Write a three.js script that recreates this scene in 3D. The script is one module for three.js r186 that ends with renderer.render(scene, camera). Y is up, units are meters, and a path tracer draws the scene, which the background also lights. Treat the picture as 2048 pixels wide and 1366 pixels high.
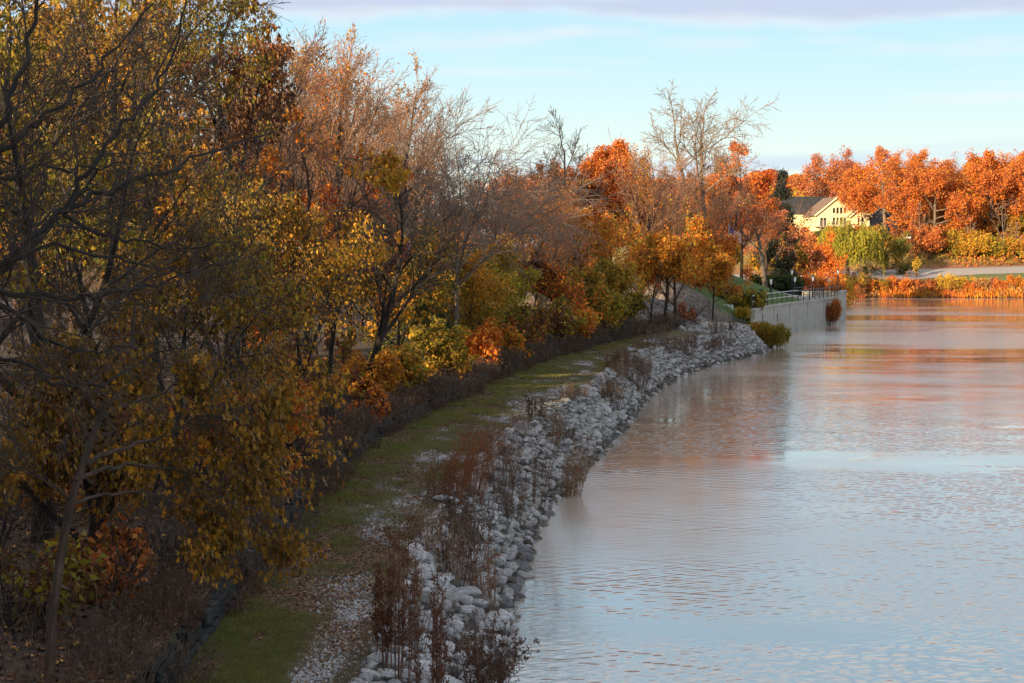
import * as THREE from 'three';

// ---------------------------------------------------------------- camera, sky, sun, exposure
const scene = new THREE.Scene();
const EYE = 7, FOCAL = 3081, PITCH = Math.atan(178 / FOCAL);          // the photograph's pixels: 2048 x 1366
const camera = new THREE.PerspectiveCamera((2 * Math.atan(683 / FOCAL) * 180) / Math.PI, 1024 / 683, 0.5, 6000);
camera.position.set(0, EYE, 0);
camera.rotation.set(-PITCH, 0, 0);
scene.add(camera);

const renderer = new THREE.WebGLRenderer({ antialias: true });
renderer.setSize(1024, 683);
renderer.toneMapping = THREE.LinearToneMapping;
renderer.toneMappingExposure = 2.1;
renderer.shadowMap.enabled = true;

const SUN_TO = new THREE.Vector3(-0.62, 0.205, 0.76).normalize();
const sun = new THREE.DirectionalLight(new THREE.Color().setRGB(1.0, 0.76, 0.47), 5);
sun.position.copy(SUN_TO).multiplyScalar(400).add(new THREE.Vector3(20, 0, -140));
sun.target.position.set(20, 0, -140);
sun.castShadow = true;
sun.shadow.mapSize.set(4096, 4096);
Object.assign(sun.shadow.camera, { left: -220, right: 220, top: 160, bottom: -160, near: 1, far: 900 });
scene.add(sun, sun.target);

// ---------------------------------------------------------------- numbers
const rng = (seed) => { let a = seed >>> 0; return () => { a = (a + 0x6d2b79f5) | 0; let t = Math.imul(a ^ (a >>> 15), 1 | a); t = (t + Math.imul(t ^ (t >>> 7), 61 | t)) ^ t; return ((t ^ (t >>> 14)) >>> 0) / 4294967296; }; };
const clamp = (x, a, b) => Math.min(b, Math.max(a, x)), lerp = (a, b, t) => a + (b - a) * t;
const smooth = (a, b, x) => { const t = clamp((x - a) / (b - a), 0, 1); return t * t * (3 - 2 * t); };
const hash3 = (x, y, z) => { let h = (Math.imul(x, 374761393) + Math.imul(y, 668265263) + Math.imul(z, 1274126177)) | 0; h = Math.imul(h ^ (h >>> 13), 1274126177); return ((h ^ (h >>> 16)) >>> 0) / 4294967296; };
function noise3(x, y, z) {
  const xi = Math.floor(x), yi = Math.floor(y), zi = Math.floor(z), f = (t) => t * t * (3 - 2 * t), u = f(x - xi), v = f(y - yi), w = f(z - zi);
  const c = (a, b, d) => hash3(xi + a, yi + b, zi + d);
  return lerp(lerp(lerp(c(0, 0, 0), c(1, 0, 0), u), lerp(c(0, 1, 0), c(1, 1, 0), u), v), lerp(lerp(c(0, 0, 1), c(1, 0, 1), u), lerp(c(0, 1, 1), c(1, 1, 1), u), v), w);
}
const noise2 = (x, y) => noise3(x, y, 7.5);
const fbm2 = (x, y, n = 4) => { let s = 0, a = 0.5, t = 0; for (let i = 0; i < n; i++) { s += a * noise2(x, y + i * 17.3); t += a; a *= 0.5; x *= 2.03; y *= 2.03; } return s / t; };
const table = (rows) => (x) => {                                       // smooth curve through rows of [x, y]
  if (x <= rows[0][0]) return rows[0][1];
  const n = rows.length; if (x >= rows[n - 1][0]) return rows[n - 1][1];
  let i = 0; while (rows[i + 1][0] < x) i++;
  const [x0, y0] = rows[i], [x1, y1] = rows[i + 1], m = (j) => { const a = rows[Math.max(0, j - 1)], b = rows[Math.min(n - 1, j + 1)]; return (b[1] - a[1]) / (b[0] - a[0]); };
  const h = x1 - x0, t = (x - x0) / h, t2 = t * t, t3 = t2 * t;
  return (2 * t3 - 3 * t2 + 1) * y0 + (t3 - 2 * t2 + t) * h * m(i) + (-2 * t3 + 3 * t2) * y1 + (t3 - t2) * h * m(i + 1);
};
const CP = Math.cos(PITCH), SP = Math.sin(PITCH), V3 = (x, y, z) => new THREE.Vector3(x, y, z);
const at = (px, py, d) => { const cx = (px - 1024) / FOCAL, cy = (683 - py) / FOCAL, dz = cy * SP + CP, t = d / dz; return V3(cx * t, EYE + (cy * CP - SP) * t, -d); };   // a pixel of the photograph as a place d metres off
const srgb = (r, g, b) => [r, g, b].map((c) => { c /= 255; return c <= 0.04045 ? c / 12.92 : ((c + 0.055) / 1.055) ** 2.4; });

// ---------------------------------------------------------------- sky
{
  const W = 2048, H = 1024, data = new Float32Array(W * H * 4);
  const stops = [[-90, srgb(90, 84, 74)], [-0.5, srgb(150, 150, 145)], [0, srgb(246, 247, 236)], [2.5, srgb(242, 251, 237)], [4.5, srgb(224, 247, 243)], [7, srgb(202, 238, 250)], [10, srgb(180, 224, 250)], [16, srgb(156, 204, 244)], [35, srgb(160, 190, 226)], [90, srgb(150, 176, 216)]];
  const lilac = srgb(197, 209, 232), white = srgb(250, 240, 240), streak = srgb(205, 222, 240);
  for (let row = 0; row < H; row++) {
    const el = ((row + 0.5) / H - 0.5) * 180;
    let k = 0; while (k < stops.length - 2 && stops[k + 1][0] < el) k++;
    const t = clamp((el - stops[k][0]) / (stops[k + 1][0] - stops[k][0]), 0, 1);
    for (let col = 0; col < W; col++) {
      const az = ((col + 0.5) / W - 0.5) * 360, ang = (az * Math.PI) / 180, nx = Math.cos(ang), nz = Math.sin(ang);
      let c = [0, 1, 2].map((i) => lerp(stops[k][1][i], stops[k + 1][1][i], t));
      if (el > 0) {
        const n = fbm3(nx * 6, el * 0.55, nz * 6), n2 = fbm3(nx * 14 + 9, el * 1.6, nz * 14);
        // a long flat bank of lilac cloud above ten degrees, its edges lit pale
        const n3 = fbm3(nx * 40 + 2, el * 4.5, nz * 40), low = 8.4 + (n - 0.5) * 1.7 + (n2 - 0.5) * 0.7 + (n3 - 0.5) * 0.35, high = 9.4 + (n2 - 0.5) * 1.3, band = smooth(low - 0.1, low + 0.32, el) * (0.8 + 0.4 * n3) * (1 - smooth(high, high + 0.5, el));
        const edge = smooth(low - 0.25, low + 0.02, el) * (1 - smooth(low + 0.02, low + 0.45, el)) + 0.9 * smooth(high - 0.25, high + 0.1, el) * (1 - smooth(high + 0.3, high + 1.1, el));
        c = c.map((v, i) => lerp(v, lilac[i], band * 0.95)); c = c.map((v, i) => lerp(v, white[i], edge * 0.35 * (0.45 + n2)));
        const s1 = smooth(0.53, 0.7, fbm3(nx * 9 + 31, el * 3.2, nz * 9)) * (1 - smooth(3.2, 4.6, el)) * smooth(0.2, 1, el); c = c.map((v, i) => lerp(v, streak[i], s1 * 0.75));
        const s2 = smooth(0.55, 0.72, fbm3(nx * 7 + 3, el * 2.4, nz * 7 + 5)) * smooth(4.6, 5.5, el) * (1 - smooth(8, 8.6, el)); c = c.map((v, i) => lerp(v, white[i], s2 * 0.3));
        // broken soft cloud overhead, out of view, made pale and bright to lift the shade
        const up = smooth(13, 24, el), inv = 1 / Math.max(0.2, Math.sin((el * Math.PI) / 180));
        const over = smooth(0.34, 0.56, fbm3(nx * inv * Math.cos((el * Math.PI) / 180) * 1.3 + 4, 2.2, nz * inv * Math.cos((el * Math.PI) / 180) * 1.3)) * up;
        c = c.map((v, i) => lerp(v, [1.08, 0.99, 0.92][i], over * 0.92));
        const glow = Math.max(0, nx * Math.cos(2.356) + nz * Math.sin(2.356)) ** 3 * (1 - smooth(4, 40, el)); c = [c[0] + 0.3 * glow, c[1] + 0.16 * glow, c[2] + 0.02 * glow];
      }
      const o = (row * W + col) * 4; data[o] = c[0] * 0.515; data[o + 1] = c[1] * 0.515; data[o + 2] = c[2] * 0.515; data[o + 3] = 1;
    }
  }
  function fbm3(x, y, z) { return (noise3(x, y, z) * 0.5 + noise3(x * 2.1, y * 2.1 + 5, z * 2.1) * 0.3 + noise3(x * 4.3, y * 4.3 + 11, z * 4.3) * 0.2); }
  const sky = new THREE.DataTexture(data, W, H, THREE.RGBAFormat, THREE.FloatType);
  sky.mapping = THREE.EquirectangularReflectionMapping; sky.magFilter = sky.minFilter = THREE.LinearFilter; sky.needsUpdate = true;
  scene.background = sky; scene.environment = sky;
}

// ---------------------------------------------------------------- naming
const used = new Map();
const numbered = (n) => { const k = used.get(n) || 0; used.set(n, k + 1); return k ? n + '_' + String(k).padStart(3, '0') : n; };
function tag(o, label, category, group) { o.userData = { label, category }; if (group) o.userData.group = group; return o; }
function thing(name, label, category, pos, turn = 0, group) { const o = new THREE.Group(); o.name = numbered(name); scene.add(o); o.position.copy(pos); o.rotation.y = turn; return tag(o, label, category, group); }
function part(name, geometry, material, parent, kind) {
  const m = new THREE.Mesh(geometry.build ? geometry.build() : geometry, material); m.name = name; m.castShadow = m.receiveShadow = true;
  if (kind) m.userData.kind = kind;
  parent.add(m); return m;
}
function struct(name, geometry, material) { const m = part(numbered(name), geometry, material, scene, 'structure'); return m; }

// ---------------------------------------------------------------- geometry collector
const A = new THREE.Vector3(), B = new THREE.Vector3(), C = new THREE.Vector3(), N = new THREE.Vector3();
class MB {
  constructor() { this.p = []; this.n = []; this.u = []; this.c = []; this.i = []; }
  get count() { return this.p.length / 3; }
  v(x, y, z, nx, ny, nz, u = 0, w = 0, c) { this.p.push(x, y, z); this.n.push(nx, ny, nz); this.u.push(u, w); if (c) this.c.push(c[0], c[1], c[2]); return this.p.length / 3 - 1; }
  tube(pts, rad, sides, close = false) {
    const n = pts.length, base = this.count; let side = null, along = 0;
    for (let k = 0; k < n; k++) {
      A.copy(pts[Math.min(n - 1, k + 1)]).sub(pts[Math.max(0, k - 1)]).normalize();
      if (!side) { side = V3(0, 0, 1); if (Math.abs(A.z) > 0.8) side.set(1, 0, 0); }
      side.addScaledVector(A, -side.dot(A)).normalize(); B.crossVectors(A, side);
      if (k) along += pts[k].distanceTo(pts[k - 1]);
      for (let s = 0; s <= sides; s++) {
        const a = (s / sides) * Math.PI * 2, cs = Math.cos(a), sn = Math.sin(a), nx = side.x * cs + B.x * sn, ny = side.y * cs + B.y * sn, nz = side.z * cs + B.z * sn;
        this.v(pts[k].x + nx * rad[k], pts[k].y + ny * rad[k], pts[k].z + nz * rad[k], nx, ny, nz, (s / sides) * 6.28 * rad[0], along);
      }
    }
    for (let k = 0; k < n - 1; k++) for (let s = 0; s < sides; s++) { const a = base + k * (sides + 1) + s, b = a + sides + 1; this.i.push(a, a + 1, b, b, a + 1, b + 1); }
    if (close) for (const k of [0, n - 1]) { const o = base + k * (sides + 1); for (let s = 1; s < sides - 1; s++) k ? this.i.push(o, o + s, o + s + 1) : this.i.push(o, o + s + 1, o + s); }
    return this;
  }
  tri(a, b, c, col) { B.copy(b).sub(a); C.copy(c).sub(a); N.crossVectors(B, C).normalize(); const i0 = this.v(a.x, a.y, a.z, N.x, N.y, N.z, a.x + a.z, a.y, col); this.v(b.x, b.y, b.z, N.x, N.y, N.z, b.x + b.z, b.y, col); this.v(c.x, c.y, c.z, N.x, N.y, N.z, c.x + c.z, c.y, col); this.i.push(i0, i0 + 1, i0 + 2); return this; }
  quad(a, b, c, d, col) { B.copy(b).sub(a); C.copy(d).sub(a); N.crossVectors(B, C).normalize(); const w = B.length(), h = C.length(); const i0 = this.v(a.x, a.y, a.z, N.x, N.y, N.z, 0, 0, col); this.v(b.x, b.y, b.z, N.x, N.y, N.z, w, 0, col); this.v(c.x, c.y, c.z, N.x, N.y, N.z, w, h, col); this.v(d.x, d.y, d.z, N.x, N.y, N.z, 0, h, col); this.i.push(i0, i0 + 1, i0 + 2, i0, i0 + 2, i0 + 3); return this; }
  box(cx, cy, cz, w, h, d, turn = 0) {
    const cs = Math.cos(turn), sn = Math.sin(turn), P = (x, y, z) => V3(cx + x * cs + z * sn, cy + y, cz - x * sn + z * cs), x = w / 2, y = h / 2, z = d / 2;
    this.quad(P(-x, -y, z), P(x, -y, z), P(x, y, z), P(-x, y, z)); this.quad(P(x, -y, -z), P(-x, -y, -z), P(-x, y, -z), P(x, y, -z)); this.quad(P(x, -y, z), P(x, -y, -z), P(x, y, -z), P(x, y, z));
    this.quad(P(-x, -y, -z), P(-x, -y, z), P(-x, y, z), P(-x, y, -z)); this.quad(P(-x, y, z), P(x, y, z), P(x, y, -z), P(-x, y, -z)); this.quad(P(-x, -y, -z), P(x, -y, -z), P(x, -y, z), P(-x, -y, z)); return this;
  }
  bar(a, b, r, sides = 6) { return this.tube([a, b], [r, r], sides, true); }
  // a leaf: a blade folded along its midrib, from point p along direction d, s its sideways direction
  leaf(p, d, s, len, wid, col, lobed) {
    N.crossVectors(s, d).normalize();
    const f = wid * 0.22, put = (a, b, c) => this.v(p.x + d.x * a + s.x * b + N.x * c, p.y + d.y * a + s.y * b + N.y * c, p.z + d.z * a + s.z * b + N.z * c, N.x, N.y, N.z, 0, 0, col);
    if (!lobed) { const a = put(0, 0, 0), b = put(len * 0.42, wid / 2, f), c = put(len, 0, -len * 0.12), e = put(len * 0.45, -wid / 2, f); this.i.push(a, b, c, a, c, e); return; }
    const w = wid / 2, m = put(len * 0.3, 0, 0), rim = [[0.02, 0.05, 0], [-0.02, 0.55, f], [0.3, 0.5, f * 0.7], [0.62, 1, f * 1.3], [0.62, 0.36, f * 0.4], [1, 0, -len * 0.15], [0.62, -0.36, f * 0.4], [0.62, -1, f * 1.3], [0.3, -0.5, f * 0.7], [-0.02, -0.55, f]].map(([x, y, z]) => put(x * len, y * w, z));
    for (let k = 0; k < rim.length; k++) this.i.push(m, rim[k], rim[(k + 1) % rim.length]);
  }
  build() {
    const g = new THREE.BufferGeometry(); g.setAttribute('position', new THREE.Float32BufferAttribute(this.p, 3)); g.setAttribute('normal', new THREE.Float32BufferAttribute(this.n, 3)); g.setAttribute('uv', new THREE.Float32BufferAttribute(this.u, 2));
    if (this.c.length) g.setAttribute('color', new THREE.Float32BufferAttribute(this.c, 3));
    g.setIndex(this.i); TRIS += this.i.length / 3; return g;
  }
}
let TRIS = 0;

// ---------------------------------------------------------------- textures and materials
function texture(w, h, f, color = true) {                              // f(u, v) gives 0..1 grey or [r, g, b] linear-ish sRGB bytes
  const d = new Uint8Array(w * h * 4);
  for (let y = 0; y < h; y++) for (let x = 0; x < w; x++) { const c = f(x / w, y / h), o = (y * w + x) * 4; for (let k = 0; k < 3; k++) d[o + k] = clamp((c.length ? c[k] : c) * 255, 0, 255); d[o + 3] = 255; }
  const t = new THREE.DataTexture(d, w, h); t.magFilter = THREE.LinearFilter; t.minFilter = THREE.LinearMipmapLinearFilter; t.wrapS = t.wrapT = THREE.RepeatWrapping; if (color) t.colorSpace = THREE.SRGBColorSpace; t.needsUpdate = true; return t;
}
const wrapNoise = (u, v, nx, ny, s = 0) => { const x = u * nx, y = v * ny, xi = Math.floor(x), yi = Math.floor(y), f = (t) => t * t * (3 - 2 * t), a = f(x - xi), b = f(y - yi), c = (i, j) => hash3(((xi + i) % nx + nx) % nx, ((yi + j) % ny + ny) % ny, s + 91); return lerp(lerp(c(0, 0), c(1, 0), a), lerp(c(0, 1), c(1, 1), a), b); };
const wrapFbm = (u, v, n, oct, s = 0) => { let r = 0, a = 0.5, t = 0; for (let i = 0; i < oct; i++) { r += a * wrapNoise(u, v, n << i, n << i, s + i); t += a; a *= 0.55; } return r / t; };
const grainT = texture(512, 512, (u, v) => 0.62 + 0.5 * (wrapFbm(u, v, 24, 5, 3) - 0.32) + 0.1 * wrapFbm(u, v, 5, 3, 8));
const grainB = texture(512, 512, (u, v) => wrapFbm(u, v, 32, 4, 3), false);
const barkT = texture(256, 512, (u, v) => 0.55 + 0.55 * (wrapNoise(u, v, 24, 10, 2) * 0.5 + wrapNoise(u, v, 48, 16, 5) * 0.3 + wrapNoise(u, v, 6, 4, 9) * 0.3 - 0.3));
const barkB = texture(256, 512, (u, v) => wrapNoise(u, v, 24, 10, 2) * 0.65 + wrapNoise(u, v, 48, 16, 5) * 0.35, false);
for (const t of [barkT, barkB]) t.repeat.set(1.4, 0.9);
const std = (c, o = {}) => new THREE.MeshStandardMaterial({ color: new THREE.Color().setRGB(...c), roughness: 0.85, side: THREE.DoubleSide, ...o });
const bark = (c) => std(c, { map: barkT, bumpMap: barkB, bumpScale: 0.02, roughness: 0.95 });
const BARK = { dark: bark([0.055, 0.04, 0.03]), grey: bark([0.2, 0.165, 0.135]), brown: bark([0.15, 0.095, 0.065]), pale: bark([0.36, 0.28, 0.21]), red: bark([0.26, 0.16, 0.1]) };
const TWIG = { dark: std([0.05, 0.034, 0.025]), grey: std([0.19, 0.145, 0.115]), brown: std([0.15, 0.085, 0.055]), pale: std([0.24, 0.165, 0.115]), red: std([0.31, 0.17, 0.1]) };
const leafMat = () => new THREE.MeshPhysicalMaterial({ vertexColors: true, roughness: 1, transmission: 0.4, thickness: 0, side: THREE.DoubleSide, specularIntensity: 0.3 });
const LEAF = leafMat();
const PAL = {
  bronze: [[0.3, 0.14, 0.018], [0.2, 0.09, 0.016], [0.38, 0.2, 0.028], [0.12, 0.075, 0.015], [0.24, 0.15, 0.018]],
  gold: [[0.6, 0.28, 0.025], [0.5, 0.2, 0.02], [0.65, 0.36, 0.045], [0.34, 0.2, 0.02]], olive: [[0.23, 0.19, 0.02], [0.33, 0.25, 0.025], [0.16, 0.14, 0.02], [0.44, 0.28, 0.03]],
  orange: [[0.72, 0.22, 0.025], [0.64, 0.16, 0.018], [0.74, 0.3, 0.035], [0.52, 0.13, 0.02]], rust: [[0.64, 0.2, 0.05], [0.54, 0.15, 0.035], [0.7, 0.27, 0.07], [0.44, 0.12, 0.035]],
  red: [[0.5, 0.06, 0.025], [0.42, 0.05, 0.02], [0.58, 0.12, 0.03]], brown: [[0.13, 0.055, 0.025], [0.19, 0.08, 0.03], [0.09, 0.045, 0.025], [0.28, 0.13, 0.04]],
  lime: [[0.36, 0.32, 0.03], [0.28, 0.27, 0.03], [0.46, 0.36, 0.04]], green: [[0.06, 0.09, 0.02], [0.09, 0.12, 0.025], [0.12, 0.12, 0.02]], yellow: [[0.65, 0.4, 0.03], [0.6, 0.32, 0.03], [0.55, 0.42, 0.06]],
  dim: [[0.2, 0.07, 0.03], [0.12, 0.05, 0.03], [0.26, 0.11, 0.03]], dark: [[0.02, 0.03, 0.018], [0.03, 0.04, 0.02], [0.015, 0.022, 0.015]], pink: [[0.5, 0.2, 0.12], [0.42, 0.14, 0.08], [0.55, 0.26, 0.14]],
};

// ---------------------------------------------------------------- the lie of the land
const shoreX = table([[-80, -2], [10, -0.75], [18, -0.55], [25, -0.25], [32, 0.06], [37, 0.43], [43.6, 1.2], [56, 3.56], [68, 5.5], [83, 8.5], [94, 12], [104, 16.2], [110, 18.2], [115, 18.6], [121, 18.9], [135, 24], [147, 29.5], [160, 34.5], [166, 36], [238, 43], [400, 55]]);
const ledge = table([[10, 3.4], [15, 3.6], [27, 4.2], [40, 4.8], [58, 5.5], [70, 5.4], [84, 4.7], [100, 5], [112, 6]]);
const farShore = (x) => 239 + 1.5 * Math.sin(x * 0.06) + 0.8 * Math.sin(x * 0.21);
const shoreCos = (d) => { const s = (shoreX(d + 1) - shoreX(d - 1)) / 2; return 1 / Math.sqrt(1 + s * s); };
const farBase = (x) => 2.4 + 0.03 * (x - 45);
function landHeight(x, d) {                                            // height of the ground d metres down the river
  const u = (shoreX(d) - x) * shoreCos(d), bump = (fbm2(x * 0.35, d * 0.35, 3) - 0.5);
  let left;
  const lw = ledge(d), near = u <= 0 ? Math.max(-1.5, u * 0.5) : u < 1.55 ? lerp(0, 1.6, (u / 1.55) ** 0.85) : u < lw ? 1.6 + 0.16 * smooth(1.55, lw, u) : 2.15 + Math.min(1.7, 0.055 * (u - lw)) + bump * 0.5 * smooth(lw, lw + 2, u);
  const hill = smooth(159, 141, d), behind = u < 0.42 ? -1.2 : 2.45 + Math.min(3.2, 0.47 * Math.max(0, u - 1.2)) * hill + 0.04 * Math.min(60, Math.max(0, u - 8)) + bump * 0.15 * smooth(1, 3, u);
  left = lerp(near, behind, smooth(117.5, 120, d));
  if (u > 0.3) { const r = Math.hypot((x - 7) * 1.0, (d - 116) * 1.05); left = Math.max(left, Math.min(3.9, 4.7 - 0.385 * r) + bump * 0.3); }
  const v = d - farShore(x); let far = -1.5;
  if (v > -4) {
    const base = farBase(x) + 1.25 * smooth(20, 36, v) - 0.55, slope = smooth(36, 62, v);
    far = v < 0 ? v * 0.4 : v < 3 ? 0.3 * v : lerp(0.9, base, smooth(3, 20, v)) + slope * 5.6 + 0.012 * Math.max(0, Math.min(80, v - 68)) + bump * 0.5 * smooth(40, 50, v);
  }
  if (u > 0 && d > 160) { const join = smooth(-2, 6, v); left = lerp(Math.min(left, 2.45), Math.max(far, 2.3), join); }
  const rx = x - (22 + 0.46 * Math.max(0, d)), right = rx < 0 ? -1.5 : Math.min(4, rx * 0.4);
  return Math.max(u > -6 || d < 160 ? (u > -3.2 ? left : -1.5) : -1.5, far, right, -1.5);
}
const Hxz = (x, z) => landHeight(x, -z);
const onLand = (px, d, dy = 0) => { const x = ((px - 1024) / FOCAL) * d; return V3(x, landHeight(x, d) + dy, -d); };
function landColor(x, d, h) {
  const u = (shoreX(d) - x) * shoreCos(d), lw = ledge(d), a = fbm2(x * 0.9, d * 0.45, 4), b = fbm2(x * 2.3 + 40, d * 1.1, 3), f = fbm2(x * 0.25 + 9, d * 0.25, 3);
  const grass = [0.15, 0.175, 0.03], dull = [0.19, 0.16, 0.06], gravel = [0.34, 0.31, 0.285], litter = [0.17, 0.108, 0.068], soil = [0.055, 0.04, 0.03];
  const mix = (p, q, t) => p.map((v, i) => lerp(v, q[i], clamp(t, 0, 1)));
  let c;
  if (d < 160 && u > -4) {
    const w = (u - 1.55) / Math.max(0.5, lw - 1.55);                     // 0 at the rocks, 1 at the ledge
    c = mix(grass, dull, smooth(0.4, 0.65, b));
    const stony = smooth(0.44, 0.74, a * 0.7 + b * 0.3 + 0.12 * (1 - Math.abs(w - 0.25) * 2.2)) * (1 - smooth(0.5, 0.8, w)); c = mix(c, gravel, stony * 0.75);
    c = mix(c, litter, smooth(0.42, 0.68, f * 0.45 + b * 0.55 + 0.05 * smooth(34, 26, d)) * 0.8);
    if (u < 1.9) c = mix(c, mix(gravel, soil, u < 0.35 ? 0.95 : 0.7), 1 - smooth(1.45, 1.9, u));
    if (u > lw - 0.25) c = mix(c, mix(soil, litter, b), smooth(lw - 0.25, lw + 0.1, u));
    if (d > 119) c = u < 3 + 40 * smooth(146, 152, d) && d > 146 ? [0.42, 0.4, 0.38] : mix([0.12, 0.21, 0.03], [0.19, 0.18, 0.045], smooth(0.5, 0.75, b) * 0.5);
    const r = Math.hypot(x - 7, (d - 116) * 1.05), m = smooth(10.5, 8, r) * smooth(98, 106, d); c = mix(c, mix([0.42, 0.37, 0.34], [0.2, 0.12, 0.08], smooth(0.5, 0.75, b)), m);
  } else {
    const v = d - farShore(x);
    c = mix([0.17, 0.25, 0.035], [0.3, 0.26, 0.045], smooth(0.4, 0.7, a)); c = mix(c, [0.5, 0.2, 0.08], smooth(36, 38, v) * (1 - 0.6 * smooth(40, 46, v))); if (v > 40) c = mix(c, [0.36, 0.25, 0.05], smooth(0.4, 0.6, f) * smooth(40, 44, v));
    if (v < 6) c = mix([0.18, 0.1, 0.05], c, smooth(2, 6, v));
  }
  return c;
}
{
  const rows = []; for (let d = -80; d < 4000; ) { rows.push(d); d += d < 8 ? 4 : d < 45 ? 0.32 : d < 90 ? 0.6 : d < 130 ? 0.75 : d < 165 ? 1.2 : d < 320 ? 2.2 : Math.max(8, d * 0.12); }
  const offs = [-900, -500, -300, -200, -140, -100, -75, -60, -50, -42, -36, -31, -27, -24, -21.5, -19, -17, -15.2, -13.6, -12.2, -11, -10]; for (let o = -9.2; o < -7; o += 0.3) offs.push(o); for (let o = -7; o < 0.01; o += 0.15) offs.push(o);
  offs.push(0.3, 0.8, 1.6, 3); for (let o = 6; o < 90; o += 3) offs.push(o); offs.push(100, 120, 150, 200, 280, 400, 700, 1100);
  const m = new MB(), nc = offs.length;
  for (const d of rows) for (const o of offs) {
    const x = shoreX(d) + o, h = landHeight(x, d), e = 0.25; N.set(landHeight(x - e, d) - landHeight(x + e, d), 2 * e, -(landHeight(x, d - e) - landHeight(x, d + e))).normalize();
    m.v(x, h, -d, N.x, N.y, N.z, x / 2.7, d / 2.7, landColor(x, d, h));
  }
  for (let r = 0; r < rows.length - 1; r++) for (let k = 0; k < nc - 1; k++) { const a = r * nc + k, b = a + nc; m.i.push(a, a + 1, b, b, a + 1, b + 1); }
  struct('ground', m, new THREE.MeshStandardMaterial({ vertexColors: true, map: grainT, bumpMap: grainB, bumpScale: 0.03, roughness: 1, side: THREE.DoubleSide }));
}

// ---------------------------------------------------------------- the river
{
  const S = 1024, h1 = new Float32Array(S * S), R = rng(5);
  // one 36 m tile: fine wind ripples whose strength comes and goes in patches, over longer swirls of the current
  const F = 256, fine = new Float32Array(F * F), waves = [];
  for (let k = 0; k < 46; k++) { const q = 14 + R() * 46, a = Math.PI / 2 + (R() - 0.5) * 1.3; waves.push([Math.round(q * Math.cos(a)), Math.round(q * Math.sin(a)), R() * 6.28, 1 / (14 + q)]); }
  for (let y = 0; y < F; y++) for (let x = 0; x < F; x++) { let s = 0; for (const [i, j, p, w] of waves) s += w * Math.sin(2 * Math.PI * ((i * x) / F + (j * y) / F) + p); fine[y * F + x] = s; }
  let lo = 1e9, hi = -1e9;
  for (let y = 0; y < S; y++) for (let x = 0; x < S; x++) {
    const u = x / S, v = y / S, calm = smooth(0.34, 0.62, wrapNoise(u, v, 3, 9, 21) * 0.5 + wrapNoise(u, v, 7, 23, 22) * 0.3 + wrapNoise(u, v, 17, 53, 23) * 0.2), r = 0.08 + 0.92 * calm;
    const s = fine[(y % F) * F + (x % F)] * 0.55 * r + (wrapFbm(u, v, 10, 3, 44) - 0.5) * 0.9;
    h1[y * S + x] = s; lo = Math.min(lo, s); hi = Math.max(hi, s);
  }
  const b = texture(S, S, (u, v) => (h1[Math.round(v * S) * S + Math.round(u * S)] - lo) / (hi - lo), false);
  const rough = texture(256, 256, (u, v) => 0.02 + 0.2 * smooth(0.36, 0.66, wrapFbm(u, v, 4, 4, 63)), false); rough.repeat.set(36 / 150, 36 / 60);
  const g = new THREE.PlaneGeometry(1400, 900, 1, 1); g.rotateX(-Math.PI / 2); g.translate(300, 0, -200);
  const uv = g.attributes.uv, p = g.attributes.position; for (let i = 0; i < p.count; i++) uv.setXY(i, p.getX(i) / 36, p.getZ(i) / 36);
  struct('river_water', g, new THREE.MeshPhysicalMaterial({ color: new THREE.Color().setRGB(0.58, 0.485, 0.385), roughness: 1, roughnessMap: rough, bumpMap: b, bumpScale: 0.036, ior: 2.33, clearcoat: 0.15, clearcoatRoughness: 0.06, metalness: 0.5 }));
}

// ---------------------------------------------------------------- white rocks along the shore
const rockMat = [0.58, 0.42, 0.72, 0.48, 0.2].map((k, i) => std([k, k * (0.97 - 0.03 * (i === 1)), k * (0.96 - 0.07 * (i === 1))], { map: grainT, bumpMap: grainB, bumpScale: 0.014, roughness: 0.95 }));
function rockShape(seed, detail) {
  const R = rng(seed), g = new THREE.IcosahedronGeometry(1, detail), p = g.attributes.position, planes = [];
  for (let k = 0; k < 8; k++) { const n = V3(R() - 0.5, (R() - 0.5) * 0.9, R() - 0.5).normalize(); planes.push([n, 0.5 + R() * 0.42]); }
  for (let i = 0; i < p.count; i++) {
    A.fromBufferAttribute(p, i).normalize(); let r = 1.12; for (const [n, q] of planes) { const t = A.dot(n); if (t > 0.05) r = Math.min(r, q / t); }
    r *= 0.98 + 0.04 * noise3(A.x * 3 + seed, A.y * 3, A.z * 3); p.setXYZ(i, A.x * r, A.y * r, A.z * r);
  }
  g.computeVertexNormals(); const uv = g.attributes.uv; for (let i = 0; i < p.count; i++) uv.setXY(i, p.getX(i) * 0.16 + p.getZ(i) * 0.07, p.getY(i) * 0.16 + p.getZ(i) * 0.1); return g;
}
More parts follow.
